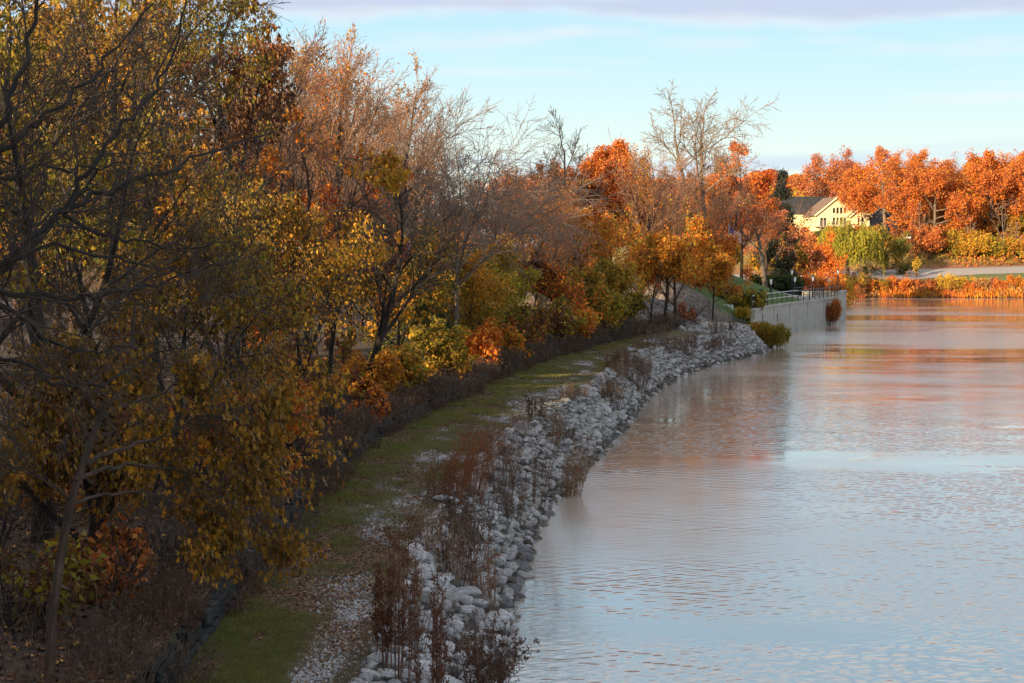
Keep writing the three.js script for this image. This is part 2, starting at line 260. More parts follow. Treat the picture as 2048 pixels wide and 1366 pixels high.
{
  const R = rng(77), bank = new THREE.Group(); bank.name = 'rock_bank'; bank.userData.kind = 'structure'; scene.add(bank);
  const shapes = [], coarse = []; for (let k = 0; k < 10; k++) { shapes.push(rockShape(300 + k, 2)); coarse.push(rockShape(300 + k, 1)); }
  const tiny = shapes.map((_, k) => rockShape(300 + k, 0));
  const grid = new Map(), list = [], key = (x, d) => Math.floor(x) * 5000 + Math.floor(d);
  const tryRock = (x, d, r, lift) => {
    for (let i = -1; i <= 1; i++) for (let j = -1; j <= 1; j++) for (const o of grid.get(key(x + i, d + j)) || []) if (Math.hypot(o.x - x, o.d - d) < (o.r + r) * 0.68) return;
    const o = { x, d, r, y: landHeight(x, d) + lift * r }; list.push(o); const k = key(x, d); if (!grid.has(k)) grid.set(k, []); grid.get(k).push(o);
  };
  for (const [size, tries, lift] of [[0.19, 3600, 0.12], [0.145, 12000, 0.15], [0.105, 30000, 0.2], [0.07, 26000, 0.25]]) for (let k = 0; k < tries; k++) {
    const d = 14 + 98 * R() ** 0.85, u = -0.14 + R() ** 0.95 * 2.0, patch = fbm2(d * 0.3, u * 0.7 + 3, 3);
    if (u > 1.3 + 0.5 * fbm2(d * 0.5, 3)) continue;
    if (patch > 0.62 && u > 0.9 && R() < 0.75) continue;                 // bare stretches with weeds
    tryRock(shoreX(d) - u / shoreCos(d), d, size * (0.65 + 0.75 * R()), lift);
  }
  for (let k = 0; k < 9000; k++) { const t = R(), w = (R() - 0.5) * 1.8 + (R() - 0.5) * 1.2, x = lerp(18.4, 7.5, t) + w * 0.6, d = lerp(110.8, 119, t) + w; if (landHeight(x, d) > -0.3) tryRock(x, d, (0.16 + 0.24 * R() * R()) * (1 + 0.3 * (1 - t)), 0.2); }
  for (let k = 0; k < 7000; k++) { const x = 7 + R() * 11.5, d = 103 + R() * 10; if (shoreX(d) - x < 4.5) tryRock(x, d, 0.14 + 0.26 * R() * R(), 0.22); }
  for (let k = 0; k < 300; k++) { const x = 3 + R() * 7, d = 106 + R() * 8; if (landHeight(x, d) > 2.2) tryRock(x, d, 0.12 + 0.2 * R(), 0.1); }
  list.sort((a, b) => b.r / b.d - a.r / a.d);
  const small = new MB(), m4 = new THREE.Matrix4(), q = new THREE.Quaternion(), e = new THREE.Euler();
  list.forEach((o, i) => {
    const sx = o.r * (0.9 + 0.6 * R()), sy = o.r * (0.5 + 0.35 * R()), sz = o.r * (0.75 + 0.5 * R()); e.set((R() - 0.5) * 0.7, R() * 6.28, (R() - 0.5) * 0.7);
    const k = Math.floor(R() * 10), tone = (o.y < 0.22 && R() < 0.6) ? 4 : R() < 0.16 ? 1 : [0, 2, 3][Math.floor(R() * 3)];
    if (i < 300) { const m = new THREE.Mesh(shapes[k], rockMat[tone]); m.name = 'rock'; m.position.set(o.x, o.y, -o.d); m.rotation.copy(e); m.scale.set(sx, sy, sz); m.castShadow = m.receiveShadow = true; bank.add(m); return; }
    m4.compose(V3(o.x, o.y, -o.d), q.setFromEuler(e), V3(sx, sy, sz)); const g = o.d > 48 || o.r < 0.1 ? tiny[k] : coarse[k], p = g.attributes.position, n = g.attributes.normal, f = tone === 4 ? [0.36, 0.32, 0.28] : tone === 1 ? [0.8, 0.74, 0.66] : [0.85 + 0.25 * R(), 0.86 + 0.22 * R(), 0.88 + 0.2 * R()].map((v, _, z) => z[0] * [1, 0.98, 0.97][_]), b0 = small.count;
    const nm = new THREE.Matrix3().getNormalMatrix(m4);
    for (let j = 0; j < p.count; j++) { A.fromBufferAttribute(p, j).applyMatrix4(m4); N.fromBufferAttribute(n, j).applyMatrix3(nm).normalize(); small.v(A.x, A.y, A.z, N.x, N.y, N.z, A.x * 0.4 + A.z * 0.3, A.y * 0.4 + A.z * 0.2, f); small.i.push(b0 + j); }
  });
  part('small_rubble', small, new THREE.MeshStandardMaterial({ color: new THREE.Color().setRGB(0.56, 0.54, 0.52), vertexColors: true, map: grainT, bumpMap: grainB, bumpScale: 0.014, roughness: 0.95 }), bank, 'stuff');
  console.log('rocks', list.length);
}

// ---------------------------------------------------------------- low wall of dark blocks along the path
{
  const R = rng(12), w = thing('block_wall', 'low wall of dark mossy stone blocks between the grassy path and the woods', 'wall', V3(0, 0, 0));
  const mats = [[0.05, 0.047, 0.045], [0.035, 0.034, 0.034], [0.06, 0.055, 0.05], [0.046, 0.043, 0.038]].map((c) => std(c, { map: grainT, bumpMap: grainB, bumpScale: 0.04, roughness: 1 }));
  const shapes = [0, 1, 2].map((k) => { const m = new MB(), r = rng(40 + k), x = 0.25, y = 0.115, z = 0.17, ch = 0.03, j = () => (r() - 0.5) * 0.03, f = [[-x + j(), -y, z], [x + j(), -y, z], [x + j(), y, z], [-x + j(), y, z]], g = [[-x + ch, -y + ch, z + 0.05 + j()], [x - ch, -y + ch, z + 0.05 + j()], [x - ch, y - ch, z + 0.05 + j()], [-x + ch, y - ch, z + 0.05 + j()]], P = (a) => V3(...a);
    m.quad(...g.map(P)); for (let i = 0; i < 4; i++) m.quad(P(f[i]), P(f[(i + 1) % 4]), P(g[(i + 1) % 4]), P(g[i])); m.box(0, 0, -0.01, 2 * x, 2 * y, 2 * z - 0.02); return m.build(); });
  let n = 0;
  for (let d = 15; d < 110 && n < 296; ) {
    const x = shoreX(d) - ledge(d) / shoreCos(d), x2 = shoreX(d + 1) - ledge(d + 1) / shoreCos(d + 1), turn = Math.PI / 2 - Math.atan2(x2 - x, 1);
    const big = d > 50 ? 1.7 : 1, courses = 2;
    for (let c = 0; c < courses; c++) { if (c === courses - 1 && R() < 0.22) continue; const m = part('stone_block', shapes[Math.floor(R() * 3)], mats[Math.floor(R() * 4)], w); m.position.set(x + (R() - 0.5) * 0.05 + 0.05 - c * 0.04, 1.76 + c * 0.225 * (big > 1 ? 1.3 : 1), -d - (c % 2) * 0.24 * big); m.rotation.set((R() - 0.5) * 0.2, turn + (R() - 0.5) * 0.3, (R() - 0.5) * 0.16); m.scale.set(big * 0.8, big > 1 ? 1.3 : 1, 0.8); n++; }
    d += 0.41 * big;
  }
}

// ---------------------------------------------------------------- concrete river wall, railing, lamps, gate
const black = std([0.02, 0.02, 0.022], { roughness: 0.5 }), paleMetal = std([0.5, 0.5, 0.47], { roughness: 0.45 }), white = std([0.75, 0.73, 0.68], { roughness: 0.6 });
{
  const concrete = texture(512, 512, (u, v) => { const streak = wrapNoise(u, v, 40, 2, 4) * wrapNoise(u, v, 11, 3, 6), g = 0.72 + 0.16 * (wrapFbm(u, v, 6, 5, 1) - 0.5) - 0.22 * smooth(0.35, 0.8, streak); return [g * 1.0, g * 0.985, g * 0.955]; }); concrete.repeat.set(1 / 6, 1 / 4);
  const cm = std([0.7, 0.68, 0.63], { map: concrete, bumpMap: grainB, bumpScale: 0.004, roughness: 0.9 }), dark = std([0.09, 0.06, 0.045], { roughness: 1 });
  const w = thing('concrete_wall', 'long pale concrete retaining wall standing in the river below the black railing', 'wall', V3(0, 0, 0));
  const ds = [119.2, 125, 131, 137, 143, 149, 155.2, 160.5], P = (d) => V3(shoreX(d), 0, -d), railTop = thing('river_railing', 'black post railing with pale rails along the top of the concrete wall', 'railing', V3(0, 0, 0));
  ds.slice(0, -1).forEach((d, i) => {
    const a = P(d), b = P(ds[i + 1]), len = a.distanceTo(b), turn = Math.atan2(-(b.z - a.z), b.x - a.x), mid = a.clone().lerp(b, 0.5), top = i === 6 ? 2.95 : 2.45;
    part('wall_panel', new MB().box(mid.x, (top - 1.5) / 2, mid.z, len - 0.04, top + 1.5, 0.36, turn), cm, w);
    part('coping', new MB().box(mid.x, top + 0.075, mid.z, len - 0.02, 0.15, 0.5, turn), cm, w);
    if (i === 1 || i === 2) part('rust_streak', new MB().box(a.x + 0.22, 1.75 - 0.15 * i, a.z + 0.08, 0.14, 1.1 - 0.2 * i, 0.02, turn), dark, w);
  });
  part('end_wall', new MB().box(shoreX(160.6) - 2.2, 0.75, -160.8, 4.4, 4.45, 0.36), cm, w);
  // posts stand two metres apart, rails run through them
  const pts = []; let d = 121; while (d < 159) { pts.push(V3(shoreX(d) - 0.04, 2.6, -d)); d += 1.82; }
  const postG = new MB().box(0, 0.53, 0, 0.07, 1.06, 0.07).build();
  pts.forEach((p, i) => { const m = part('post', postG, black, railTop); m.position.copy(p); });
  for (const y of [0.98, 0.52]) for (let i = 0; i < pts.length - 1; i++) part('rail', new MB().bar(V3(pts[i].x, pts[i].y + y, pts[i].z), V3(pts[i + 1].x, pts[i + 1].y + y, pts[i + 1].z), 0.035), i < 10 ? paleMetal : black, railTop);
  const rear = thing('walkway_railing', 'dark railing across the end of the walkway before the orange shrubs', 'railing', V3(0, 0, 0));
  const q = [[1588, 158], [1606, 162], [1624, 166], [1645, 168], [1664, 168]].map(([px, dd]) => { const p = onLand(px, dd); p.y = 2.4; return p; });
  q.forEach((p) => { part('post', postG, black, rear).position.copy(p).setComponent(1, p.y); });
  for (const y of [0.98, 0.55]) for (let i = 0; i < q.length - 1; i++) part('rail', new MB().bar(V3(q[i].x, q[i].y + y, q[i].z), V3(q[i + 1].x, q[i + 1].y + y, q[i + 1].z), 0.035), black, rear);
  // lamp posts with white lanterns
  const glass = std([0.85, 0.85, 0.8], { roughness: 0.4 });
  const lamp = (px, dd, topPy, base, label) => {
    const p = at(px, topPy, dd), y0 = base ?? landHeight(p.x, dd), h = p.y - y0, t = thing('lamp_post', label, 'lamp post', V3(p.x, y0, p.z), 0, 'lamp posts along the walkway');
    part('base', new MB().tube([V3(0, -0.1, 0), V3(0, 0.5, 0), V3(0, 0.62, 0)], [0.13, 0.11, 0.06], 8, true), black, t);
    part('pole', new MB().tube([V3(0, 0.6, 0), V3(0, h - 0.6, 0)], [0.055, 0.045], 8, true), black, t);
    part('lantern', new MB().tube([V3(0, h - 0.6, 0), V3(0, h - 0.45, 0), V3(0, h - 0.18, 0), V3(0, h - 0.1, 0)], [0.05, 0.09, 0.12, 0.08], 8, true), glass, t);
    part('cap', new MB().tube([V3(0, h - 0.1, 0), V3(0, h - 0.02, 0), V3(0, h + 0.05, 0)], [0.13, 0.08, 0.012], 8, true), black, t);
  };
  lamp(1542, 141, 556, undefined, 'black lamp post with white lantern on the grass slope behind the railing');
  lamp(1584, 162, 538, undefined, 'black lamp post beside the dark evergreen hedge, tallest of the lamps');
  lamp(1590, 152, 552, 2.45, 'black lamp post at the railing just past the grass slope');
  lamp(1626, 156.5, 551, 2.45, 'black lamp post in the middle of the walkway railing with a thick base');
  lamp(1676, 171, 539, 2.3, 'black lamp post beyond the far end of the concrete wall');
  // pipe gate on the gravel
  const g = thing('pipe_gate', 'grey metal pipe gate between the gravel mound and the concrete wall', 'gate', V3(0, 0, 0)), a = at(1418, 638, 121), b = at(1456, 642, 120.5), c = at(1463, 640, 120.2);
  a.y = landHeight(a.x, 121) - 0.1; b.y = landHeight(b.x, 120.5) - 0.1; c.y = landHeight(c.x, 120.2) - 0.1;
  const top = at(1456, 609, 120.5).y;
  for (const [p, r] of [[b, 0.12], [c, 0.12], [a, 0.07]]) part('gate_post', new MB().bar(V3(p.x, p.y, p.z), V3(p.x, top, p.z), r, 8), std([0.6, 0.63, 0.62], { roughness: 0.5 }), g);
  for (const k of [0.05, 0.4, 0.8]) part('gate_rail', new MB().bar(V3(a.x, top - k, a.z), V3(b.x, top - k, b.z), 0.05), std([0.55, 0.58, 0.57], { roughness: 0.5 }), g);
  part('brace', new MB().bar(V3(lerp(a.x, b.x, 0.35), top - 0.8, lerp(a.z, b.z, 0.35)), V3(lerp(a.x, b.x, 0.35), top - 0.05, lerp(a.z, b.z, 0.35)), 0.03), std([0.55, 0.58, 0.57], { roughness: 0.5 }), g);
}

// ---------------------------------------------------------------- the far bank: road, houses, signs
const shingle = texture(256, 256, (u, v) => { const row = Math.floor(v * 16), c = 0.6 + 0.35 * hash3(Math.floor(u * 10 + (row % 2) * 0.5), row, 4) - (v * 16 % 1 < 0.12 ? 0.25 : 0); return c; }); shingle.repeat.set(1 / 3, 1 / 3);
const siding = texture(64, 256, (u, v) => 0.95 - ((v * 12) % 1 < 0.1 ? 0.16 : 0)); siding.repeat.set(1, 1 / 2.4);
{
  const road = new MB(); let prev = null;
  for (let x = 20; x <= 420; x += 4) { const c = 270.5 + farShore(x) - 239 - 0.012 * (x - 60), e = (d, y) => V3(x, landHeight(x, d) + y, -d), w = 5.5 + 10 * smooth(80, 60, x), r = [0, 1, 2, 3, 4].map((k) => e(lerp(c + 6, c - w, k / 4), 0.05)); if (prev) for (let k = 0; k < 4; k++) road.quad(prev[k + 1], r[k + 1], r[k], prev[k]); prev = r; }
  struct('road', road, std([0.62, 0.54, 0.48], { map: grainT, roughness: 0.95 }));
}
function gableHouse(t, o) {                                            // local frame: the gable front looks along +z
  const { w, d, eave, rise, wall, roof, over = 0.45, x = 0, z = 0, y = 0, names = ['wall', 'roof'], alongX } = o, m = new MB(), r = new MB();
  const P = alongX ? (a, b, c) => V3(x + c, y + b, z - a) : (a, b, c) => V3(x + a, y + b, z + c), hw = w / 2, hd = d / 2;
  m.quad(P(-hw, -3, hd), P(hw, -3, hd), P(hw, eave, hd), P(-hw, eave, hd)); m.tri(P(-hw, eave, hd), P(hw, eave, hd), P(0, eave + rise, hd)); m.quad(P(hw, -3, -hd), P(-hw, -3, -hd), P(-hw, eave, -hd), P(hw, eave, -hd)); m.tri(P(hw, eave, -hd), P(-hw, eave, -hd), P(0, eave + rise, -hd));
  m.quad(P(-hw, -3, -hd), P(-hw, -3, hd), P(-hw, eave, hd), P(-hw, eave, -hd)); m.quad(P(hw, -3, hd), P(hw, -3, -hd), P(hw, eave, -hd), P(hw, eave, hd));
  const k = rise / hw, e = over, th = 0.2, hz = hd + e;
  for (const s of [-1, 1]) { const a = [s * (hw + e), eave - k * e], b = [0, eave + rise], q = (pt, up, zz) => P(pt[0], pt[1] + 0.03 + up, zz);
    r.quad(q(a, th, -s * -hz), q(a, th, -s * hz), q(b, th, -s * hz), q(b, th, -s * -hz)); r.quad(q(a, 0, hz), q(a, 0, -hz), q(b, 0, -hz), q(b, 0, hz)); for (const zz of [-hz, hz]) r.quad(q(a, 0, zz), q(b, 0, zz), q(b, th, zz), q(a, th, zz)); r.quad(q(a, 0, -hz), q(a, 0, hz), q(a, th, hz), q(a, th, -hz)); }
  part(names[0], m, wall, t); const rr = part(names[1], r, roof, t);
  if (o.trim) for (const zz of [hz + 0.03]) for (const s of [-1, 1]) { const f = new MB(), a = P(s * (hw + e), eave - k * e, zz), b = P(0, eave + rise, zz); f.quad(V3(a.x, a.y - 0.08, a.z), V3(b.x, b.y - 0.08, b.z), V3(b.x, b.y + 0.26, b.z), V3(a.x, a.y + 0.26, a.z)); part('fascia', f, o.trim, rr); }
}
function windowAt(t, x, y, z, w, h, frameM, paneM, mull = 0) {
  const f = new MB(), b = 0.09; f.box(x - w / 2, y, z, b, h, 0.12); f.box(x + w / 2, y, z, b, h, 0.12); f.box(x, y + h / 2, z, w + b, b, 0.13); f.box(x, y - h / 2, z, w + b, b, 0.13); if (mull) f.box(x, y, z + 0.01, 0.07, h - b, 0.1);
  const m = part('window', f, frameM, t); part('pane', new MB().box(x, y, z - 0.02, w - b, h - b, 0.03), paneM, m);
}
const pane = new THREE.MeshPhysicalMaterial({ color: new THREE.Color().setRGB(0.03, 0.03, 0.035), roughness: 0.06, side: THREE.DoubleSide });
{
  const cream = std([0.84, 0.75, 0.44], { map: siding, roughness: 0.8 }), tan = std([0.34, 0.22, 0.15], { map: shingle, roughness: 0.95 }), slate = std([0.055, 0.055, 0.06], { map: shingle, roughness: 0.95 }), trim = std([0.84, 0.75, 0.5], { roughness: 0.7 }), deckM = std([0.26, 0.21, 0.18], { roughness: 0.9 });
  const D = 305, c = at(1672, 450, D), t = thing('cream_house', 'cream gabled house with tall windows and wooden deck among orange oaks', 'house', V3(c.x - 0.4, c.y, -D - 4), 0.12);
  const z0 = 4, f = 4 + 0.02;
  gableHouse(t, { w: 8.4, d: 8, eave: 2.0, rise: 3.35, wall: cream, roof: tan, trim });
  for (const k of [0, 1, 2, 3]) { const x = -0.55 + k * 0.74; windowAt(t, x, 0.78, f, 0.62, 1.55, trim, pane); windowAt(t, x, 2.85, f, 0.62, k === 0 || k === 3 ? 1.1 : 1.35, trim, pane); }
  windowAt(t, -2.7, 0.55, f, 1.35, 1.9, trim, pane, 1);
  gableHouse(t, { w: 3.9, d: 5, eave: 1.75, rise: 1.6, wall: cream, roof: tan, trim, x: 4.45, z: 2.6, names: ['bay_wall', 'bay_roof'] });
  windowAt(t, 4.1, 0.7, 5.13, 0.5, 1.5, trim, pane); windowAt(t, 4.85, 0.7, 5.13, 0.5, 1.5, trim, pane);
  windowAt(t, -4.22, 0.9, 2.2, 0.02, 1.2, trim, pane);
  gableHouse(t, { w: 9, d: 13, eave: 2.6, rise: 3.2, wall: cream, roof: slate, x: -4.5, z: -8.2, names: ['wing_wall', 'wing_roof'], alongX: true });
  part('chimney', new MB().box(-8, 5.4, -9, 0.9, 1.6, 0.9), std([0.2, 0.12, 0.09]), t);
  const deck = part('deck', new MB().box(-1.2, -0.36, 5.6, 6.4, 0.22, 3.1), deckM, t);
  for (let k = 0; k < 5; k++) part('deck_post', new MB().box(-4.2 + k * 1.5, -2.0, 6.95, 0.16, 3.1, 0.16), deckM, deck);
  part('deck_rail', new MB().box(-1.2, 0.7, 7.08, 6.4, 0.09, 0.09), deckM, deck);
  for (let k = 0; k < 26; k++) part('baluster', new MB().box(-4.35 + k * 0.25, 0.2, 7.08, 0.05, 0.92, 0.05), deckM, deck);
  const g = at(1762, 462, 318), h = thing('grey_house', 'grey house with dark roof half hidden behind an orange oak', 'house', V3(g.x, g.y - 0.5, -318), -0.25), grey = std([0.16, 0.17, 0.2], { map: siding });
  gableHouse(h, { w: 6.5, d: 9, eave: 2.4, rise: 2.6, wall: grey, roof: slate, trim: std([0.2, 0.2, 0.22]) });
  for (const x of [-1.5, 1.4]) windowAt(h, x, 1, 4.53, 0.9, 1.2, white, pane, 1);
  const s = at(1566, 545, 176), sh = thing('park_shelter', 'small shelter with reddish hipped roof beside the dark hedge', 'shelter', V3(s.x, landHeight(s.x, 176), -176)), rf = new MB(), top = at(1566, 534, 176).y - landHeight(s.x, 176), ev = top - 0.8;
  for (const [a, b] of [[[-2, 1.6], [2, 1.6]], [[2, 1.6], [2, -1.6]], [[2, -1.6], [-2, -1.6]], [[-2, -1.6], [-2, 1.6]]]) rf.tri(V3(a[0], ev, a[1]), V3(b[0], ev, b[1]), V3(0, top, 0)); rf.box(0, ev - 0.06, 0, 3.98, 0.12, 3.18);
  part('roof', rf, std([0.16, 0.06, 0.045], { map: shingle }), sh); for (const x of [-1.7, 1.7]) for (const z of [-1.3, 1.3]) part('post', new MB().box(x, (ev - 0.12) / 2, z, 0.16, ev - 0.12, 0.16), std([0.12, 0.08, 0.06]), sh);

  // poles, signs, a table
  const wood = std([0.34, 0.27, 0.2], { map: barkT });
  const up = at(1805, 466, 282), uy = landHeight(up.x, 282), pole = thing('sign_pole', 'pale wooden pole with a small white street sign beside the road', 'pole', V3(up.x, uy, -282));
  part('shaft', new MB().tube([V3(0, -0.2, 0), V3(0.12, up.y - uy, 0)], [0.12, 0.09], 8, true), wood, pole); part('street_sign', new MB().box(0.95, at(1805, 475, 282).y - uy, 0.1, 1.1, 0.34, 0.05), white, pole); part('sign_arm', new MB().bar(V3(0.1, at(1805, 475, 282).y - uy, 0.02), V3(0.4, at(1805, 475, 282).y - uy, 0.1), 0.03), black, pole);
  const wp = at(1603, 484, 236), wy = 2.2, wpole = thing('white_pole', 'slender white pole rising among orange shrubs past the walkway', 'pole', V3(wp.x, wy, -236)); part('shaft', new MB().tube([V3(0, -0.2, 0), V3(0, wp.y - wy, 0)], [0.09, 0.07], 8, true), std([0.62, 0.58, 0.52]), wpole);
  part('notice', new MB().box(0, at(1603, 538, 236).y - wy, 0.1, 0.5, 0.8, 0.03), white, wpole);
  const sp = at(1635, 519, 262), sy = landHeight(sp.x, 262), sg = thing('road_sign', 'white road sign with red bars on a thin post at the junction', 'sign', V3(sp.x, sy, -262)); part('post', new MB().bar(V3(0, -0.1, 0), V3(0, sp.y - sy, 0), 0.05), black, sg);
  const face = part('sign_face', new MB().box(0, sp.y - sy - 0.55, 0.07, 1.0, 1.1, 0.04), white, sg); for (const x of [-0.3, 0.3]) part('red_bar', new MB().box(x, sp.y - sy - 0.55, 0.1, 0.22, 0.95, 0.02), std([0.5, 0.04, 0.04]), face);
  const tb = at(1823, 553, 263), tt = thing('park_table', 'brown wooden picnic table on the lawn beside a yellow sapling', 'table', V3(tb.x, landHeight(tb.x, 263), -263)), brown = std([0.2, 0.09, 0.05]);
  part('table_top', new MB().box(0, 0.98, 0, 2.5, 0.1, 0.9), brown, tt); for (const x of [-0.9, 0.9]) part('leg', new MB().box(x, 0.46, 0, 0.12, 0.92, 0.7), brown, tt); for (const z of [-0.75, 0.75]) part('bench', new MB().box(0, 0.5, z, 2.3, 0.08, 0.28), brown, tt);
  // a flag among the trees
  const fl = at(1458, 455, 138), fy = landHeight(fl.x, 138), fp = thing('flagpole', 'flagpole with striped red and white flag showing through the bare trees', 'flag', V3(fl.x, fy, -138)); part('pole', new MB().tube([V3(0, -0.1, 0), V3(0, fl.y - fy + 0.4, 0)], [0.06, 0.04], 8, true), paleMetal, fp);
  const flag = new THREE.Group(); flag.name = 'flag'; fp.add(flag); const Y = fl.y - fy, drop = (k, z, w0, w1, y) => { const m = new MB(); let pr = null; for (let i = 0; i <= 6; i++) { const s = lerp(w0, w1, i / 6), x = 0.06 + s * 0.75, yy = Y - y - s * 0.35, zz = 0.06 * Math.sin(s * 7) + z; const q = [V3(x, yy, zz), V3(x, yy - k, zz)]; if (pr) m.quad(pr[1], q[1], q[0], pr[0]); pr = q; } return m; };
  for (let k = 0; k < 13; k++) part('stripe', drop(0.075, 0, k < 7 ? 0.55 : 0, 1.4, k * 0.075), k % 2 ? white : std([0.45, 0.04, 0.06]), flag); part('canton', drop(0.525, 0, 0, 0.55, 0), std([0.03, 0.05, 0.2]), flag);
}

// ---------------------------------------------------------------- trees
const turned = (dir, ang, az) => { A.set(0, 1, 0); if (Math.abs(dir.y) > 0.9) A.set(1, 0, 0); B.crossVectors(dir, A).normalize(); C.crossVectors(dir, B); return dir.clone().multiplyScalar(Math.cos(ang)).addScaledVector(B, Math.sin(ang) * Math.cos(az)).addScaledVector(C, Math.sin(ang) * Math.sin(az)).normalize(); };
function leafSpray(lf, R, mb, p, dir, n, spread, tint) {              // n leaves about point p
  for (let k = 0; k < n; k++) {
    const q = V3(p.x + (R() - 0.5) * spread, p.y + (R() - 0.6) * spread, p.z + (R() - 0.5) * spread);
    if (lf.gap && noise3(q.x * lf.freq + lf.seed, q.y * lf.freq, q.z * lf.freq) < lf.gap) continue;
    const d = V3(R() - 0.5, (R() - 0.5) - (lf.droop || 0), R() - 0.5).addScaledVector(dir, 0.35).normalize(), s = turned(d, Math.PI / 2, R() * 6.28);
    const pal = lf.pal, nz = noise3(q.x * 0.45 + lf.seed * 3, q.y * 0.45, q.z * 0.45), pick = pal[Math.min(pal.length - 1, Math.floor((nz * 0.9 + (R() - 0.5) * 0.6 + 0.05) * pal.length) | 0)] || pal[0], f = 0.72 + 0.55 * R();
    const len = lf.size * (0.65 + 0.7 * R()); mb.leaf(q, d, s, len, len * (lf.wide || 0.62), [pick[0] * f, pick[1] * f, pick[2] * f], lf.lobed);
  }
}
function growTree(o) {
  const R = rng(o.seed), T = { trunks: [], limbs: [], twigs: new MB(), leaves: new MB() }, L = o.levels ?? 4, k = o.k || [8, 6, 6, 4], ang = o.ang || [0.85, 0.7, 0.65, 0.6], trop = o.trop || [0.03, 0.06, 0.03, 0.01, 0], wig = o.wig || [0.06, 0.14, 0.2, 0.26, 0.3], st = o.st || [0.35, 0.3, 0.2, 0.15], ratio = o.ratio || [0.45, 0.55, 0.55, 0.5], sides = o.sides || [8, 6, 4, 3, 3], minR = o.minR || 0.006, shape = o.shape || ((t) => 1.15 - 0.7 * t), lf = o.leaf;
  const segs = o.segs || [9, 6, 4, 3, 1];
  const rec = (lvl, p, d, len, r, mb) => {
    const n = segs[lvl], pts = [p.clone()], rad = [r], dir = d.clone(), q = p.clone(), r1 = Math.max(minR, r * (lvl === 0 ? 0.35 : 0.3));
    for (let s = 1; s <= n; s++) { dir.x += (R() - 0.5) * 2 * wig[lvl]; dir.y += (R() - 0.5) * wig[lvl] + trop[lvl]; dir.z += (R() - 0.5) * 2 * wig[lvl]; dir.normalize(); q.addScaledVector(dir, len / n); pts.push(q.clone()); rad.push(lerp(r, r1, s / n) * (lvl === 0 && s === 0 ? 1.3 : 1)); }
    if (lvl === 0) rad[0] *= 1.35;
    if (!(o.skipLast && lvl === L)) mb.tube(pts, rad, sides[lvl]);
    const onIt = (t) => { const f = clamp(t, 0, 0.999) * n, i = Math.floor(f); return [pts[i].clone().lerp(pts[i + 1], f - i), pts[i + 1].clone().sub(pts[i]).normalize(), lerp(rad[i], rad[i + 1], f - i)]; };
    if (lvl < L) {
      const kk = Math.max(1, Math.round(k[lvl] * (0.8 + 0.4 * R()) * (lvl === 3 ? 0.8 : 1))); let az = R() * 6.28;
      for (let i = 0; i < kk; i++) {
        const tip = i === kk - 1, t = tip ? 1 : st[lvl] + (1 - st[lvl]) * ((i + R()) / kk), [bp, bd, br] = onIt(t); az += 2.1 + R() * 0.9;
        const cd = turned(bd, tip ? 0.15 + 0.25 * R() : ang[lvl] * (0.65 + 0.6 * R()), az); if (o.bias) cd.add(o.bias).normalize();
        const cl = (lvl === 0 ? o.h * ratio[0] * shape(t) : len * ratio[lvl] * (1.1 - 0.45 * t)) * (0.75 + 0.5 * R());
        let target = T.twigs; if (lvl === 0) { target = new MB(); T.limbs.push(target); }
        rec(lvl + 1, bp, cd, cl, Math.max(minR, Math.min(br * 0.85, br * (tip ? 0.85 : [0.6, 0.6, 0.62, 0.65][lvl]))), target);
      }
    }
    if (lf && lvl >= (lf.lvl ?? L)) for (let i = 0; i < (lf.at || 2); i++) { const [bp, bd] = onIt(lf.from ?? 0.3 + (0.7 * (i + R())) / (lf.at || 2)); leafSpray(lf, R, T.leaves, bp, bd, lf.n, lf.spread ?? lf.size * 2.5); }
  };
  const stems = o.stems || 1;
  for (let s = 0; s < stems; s++) {
    const a = s * 2.4 + R(), off = stems > 1 ? (o.spreadBase || 0.25) : 0, tr = new MB(); T.trunks.push(tr);
    const d = V3((o.lean || [0, 0])[0] + (stems > 1 ? Math.cos(a) * (o.splay || 0.3) * (0.5 + R()) : 0), 1, (o.lean || [0, 0])[1] + (stems > 1 ? Math.sin(a) * (o.splay || 0.3) * (0.5 + R()) : 0)).normalize();
    rec(0, V3(Math.cos(a) * off * R(), -0.25, Math.sin(a) * off * R()), d, o.h * (o.trunk ?? 0.72) * (stems > 1 ? 0.75 + 0.3 * R() : 1), o.r, tr);
  }
  // grown to the height asked for
  let top = 0; for (const m of [...T.trunks, ...T.limbs, T.twigs]) for (let i = 1; i < m.p.length; i += 3) top = Math.max(top, m.p[i]);
  if (!(o.h > 0.3)) throw new Error('no height ' + JSON.stringify(o).slice(0, 200));
  const f = o.h / top; for (const m of [...T.trunks, ...T.limbs, T.twigs, T.leaves]) for (let i = 0; i < m.p.length; i++) m.p[i] *= f;
  return T;
}
function plant(name, label, category, pos, o, barkM, twigM, leafM = LEAF, group) {
  const T = growTree(o), t = thing(name, label, category, pos, 0, group), shrub = (o.stems || 1) > 1 && !o.bigStems;
  for (const m of T.trunks) part(shrub ? 'stem' : 'trunk', m, barkM, t);
  if (shrub) { const all = new MB(); for (const m of T.limbs) { const b = all.count; for (const k of ['p', 'n', 'u']) for (const v of m[k]) all[k].push(v); for (const v of m.i) all.i.push(v + b); } if (all.count) part('branches', all, barkM, t, 'stuff'); }
  else for (const m of T.limbs) part('limb', m, barkM, t);
  if (T.twigs.count) part('twigs', T.twigs, twigM, t, 'stuff');
  if (T.leaves.count) part('crown', T.leaves, leafM, t, 'stuff');
  return t;
}
function again(src, label, pos, turn, scale, name) { const c = src.clone(); c.name = numbered(name || src.name.replace(/_\d{3}$/, '')); scene.add(c); c.position.copy(pos); c.rotation.y = turn; if (scale.length) c.scale.set(...scale); else c.scale.setScalar(scale); c.userData = { ...src.userData, label }; return c; }
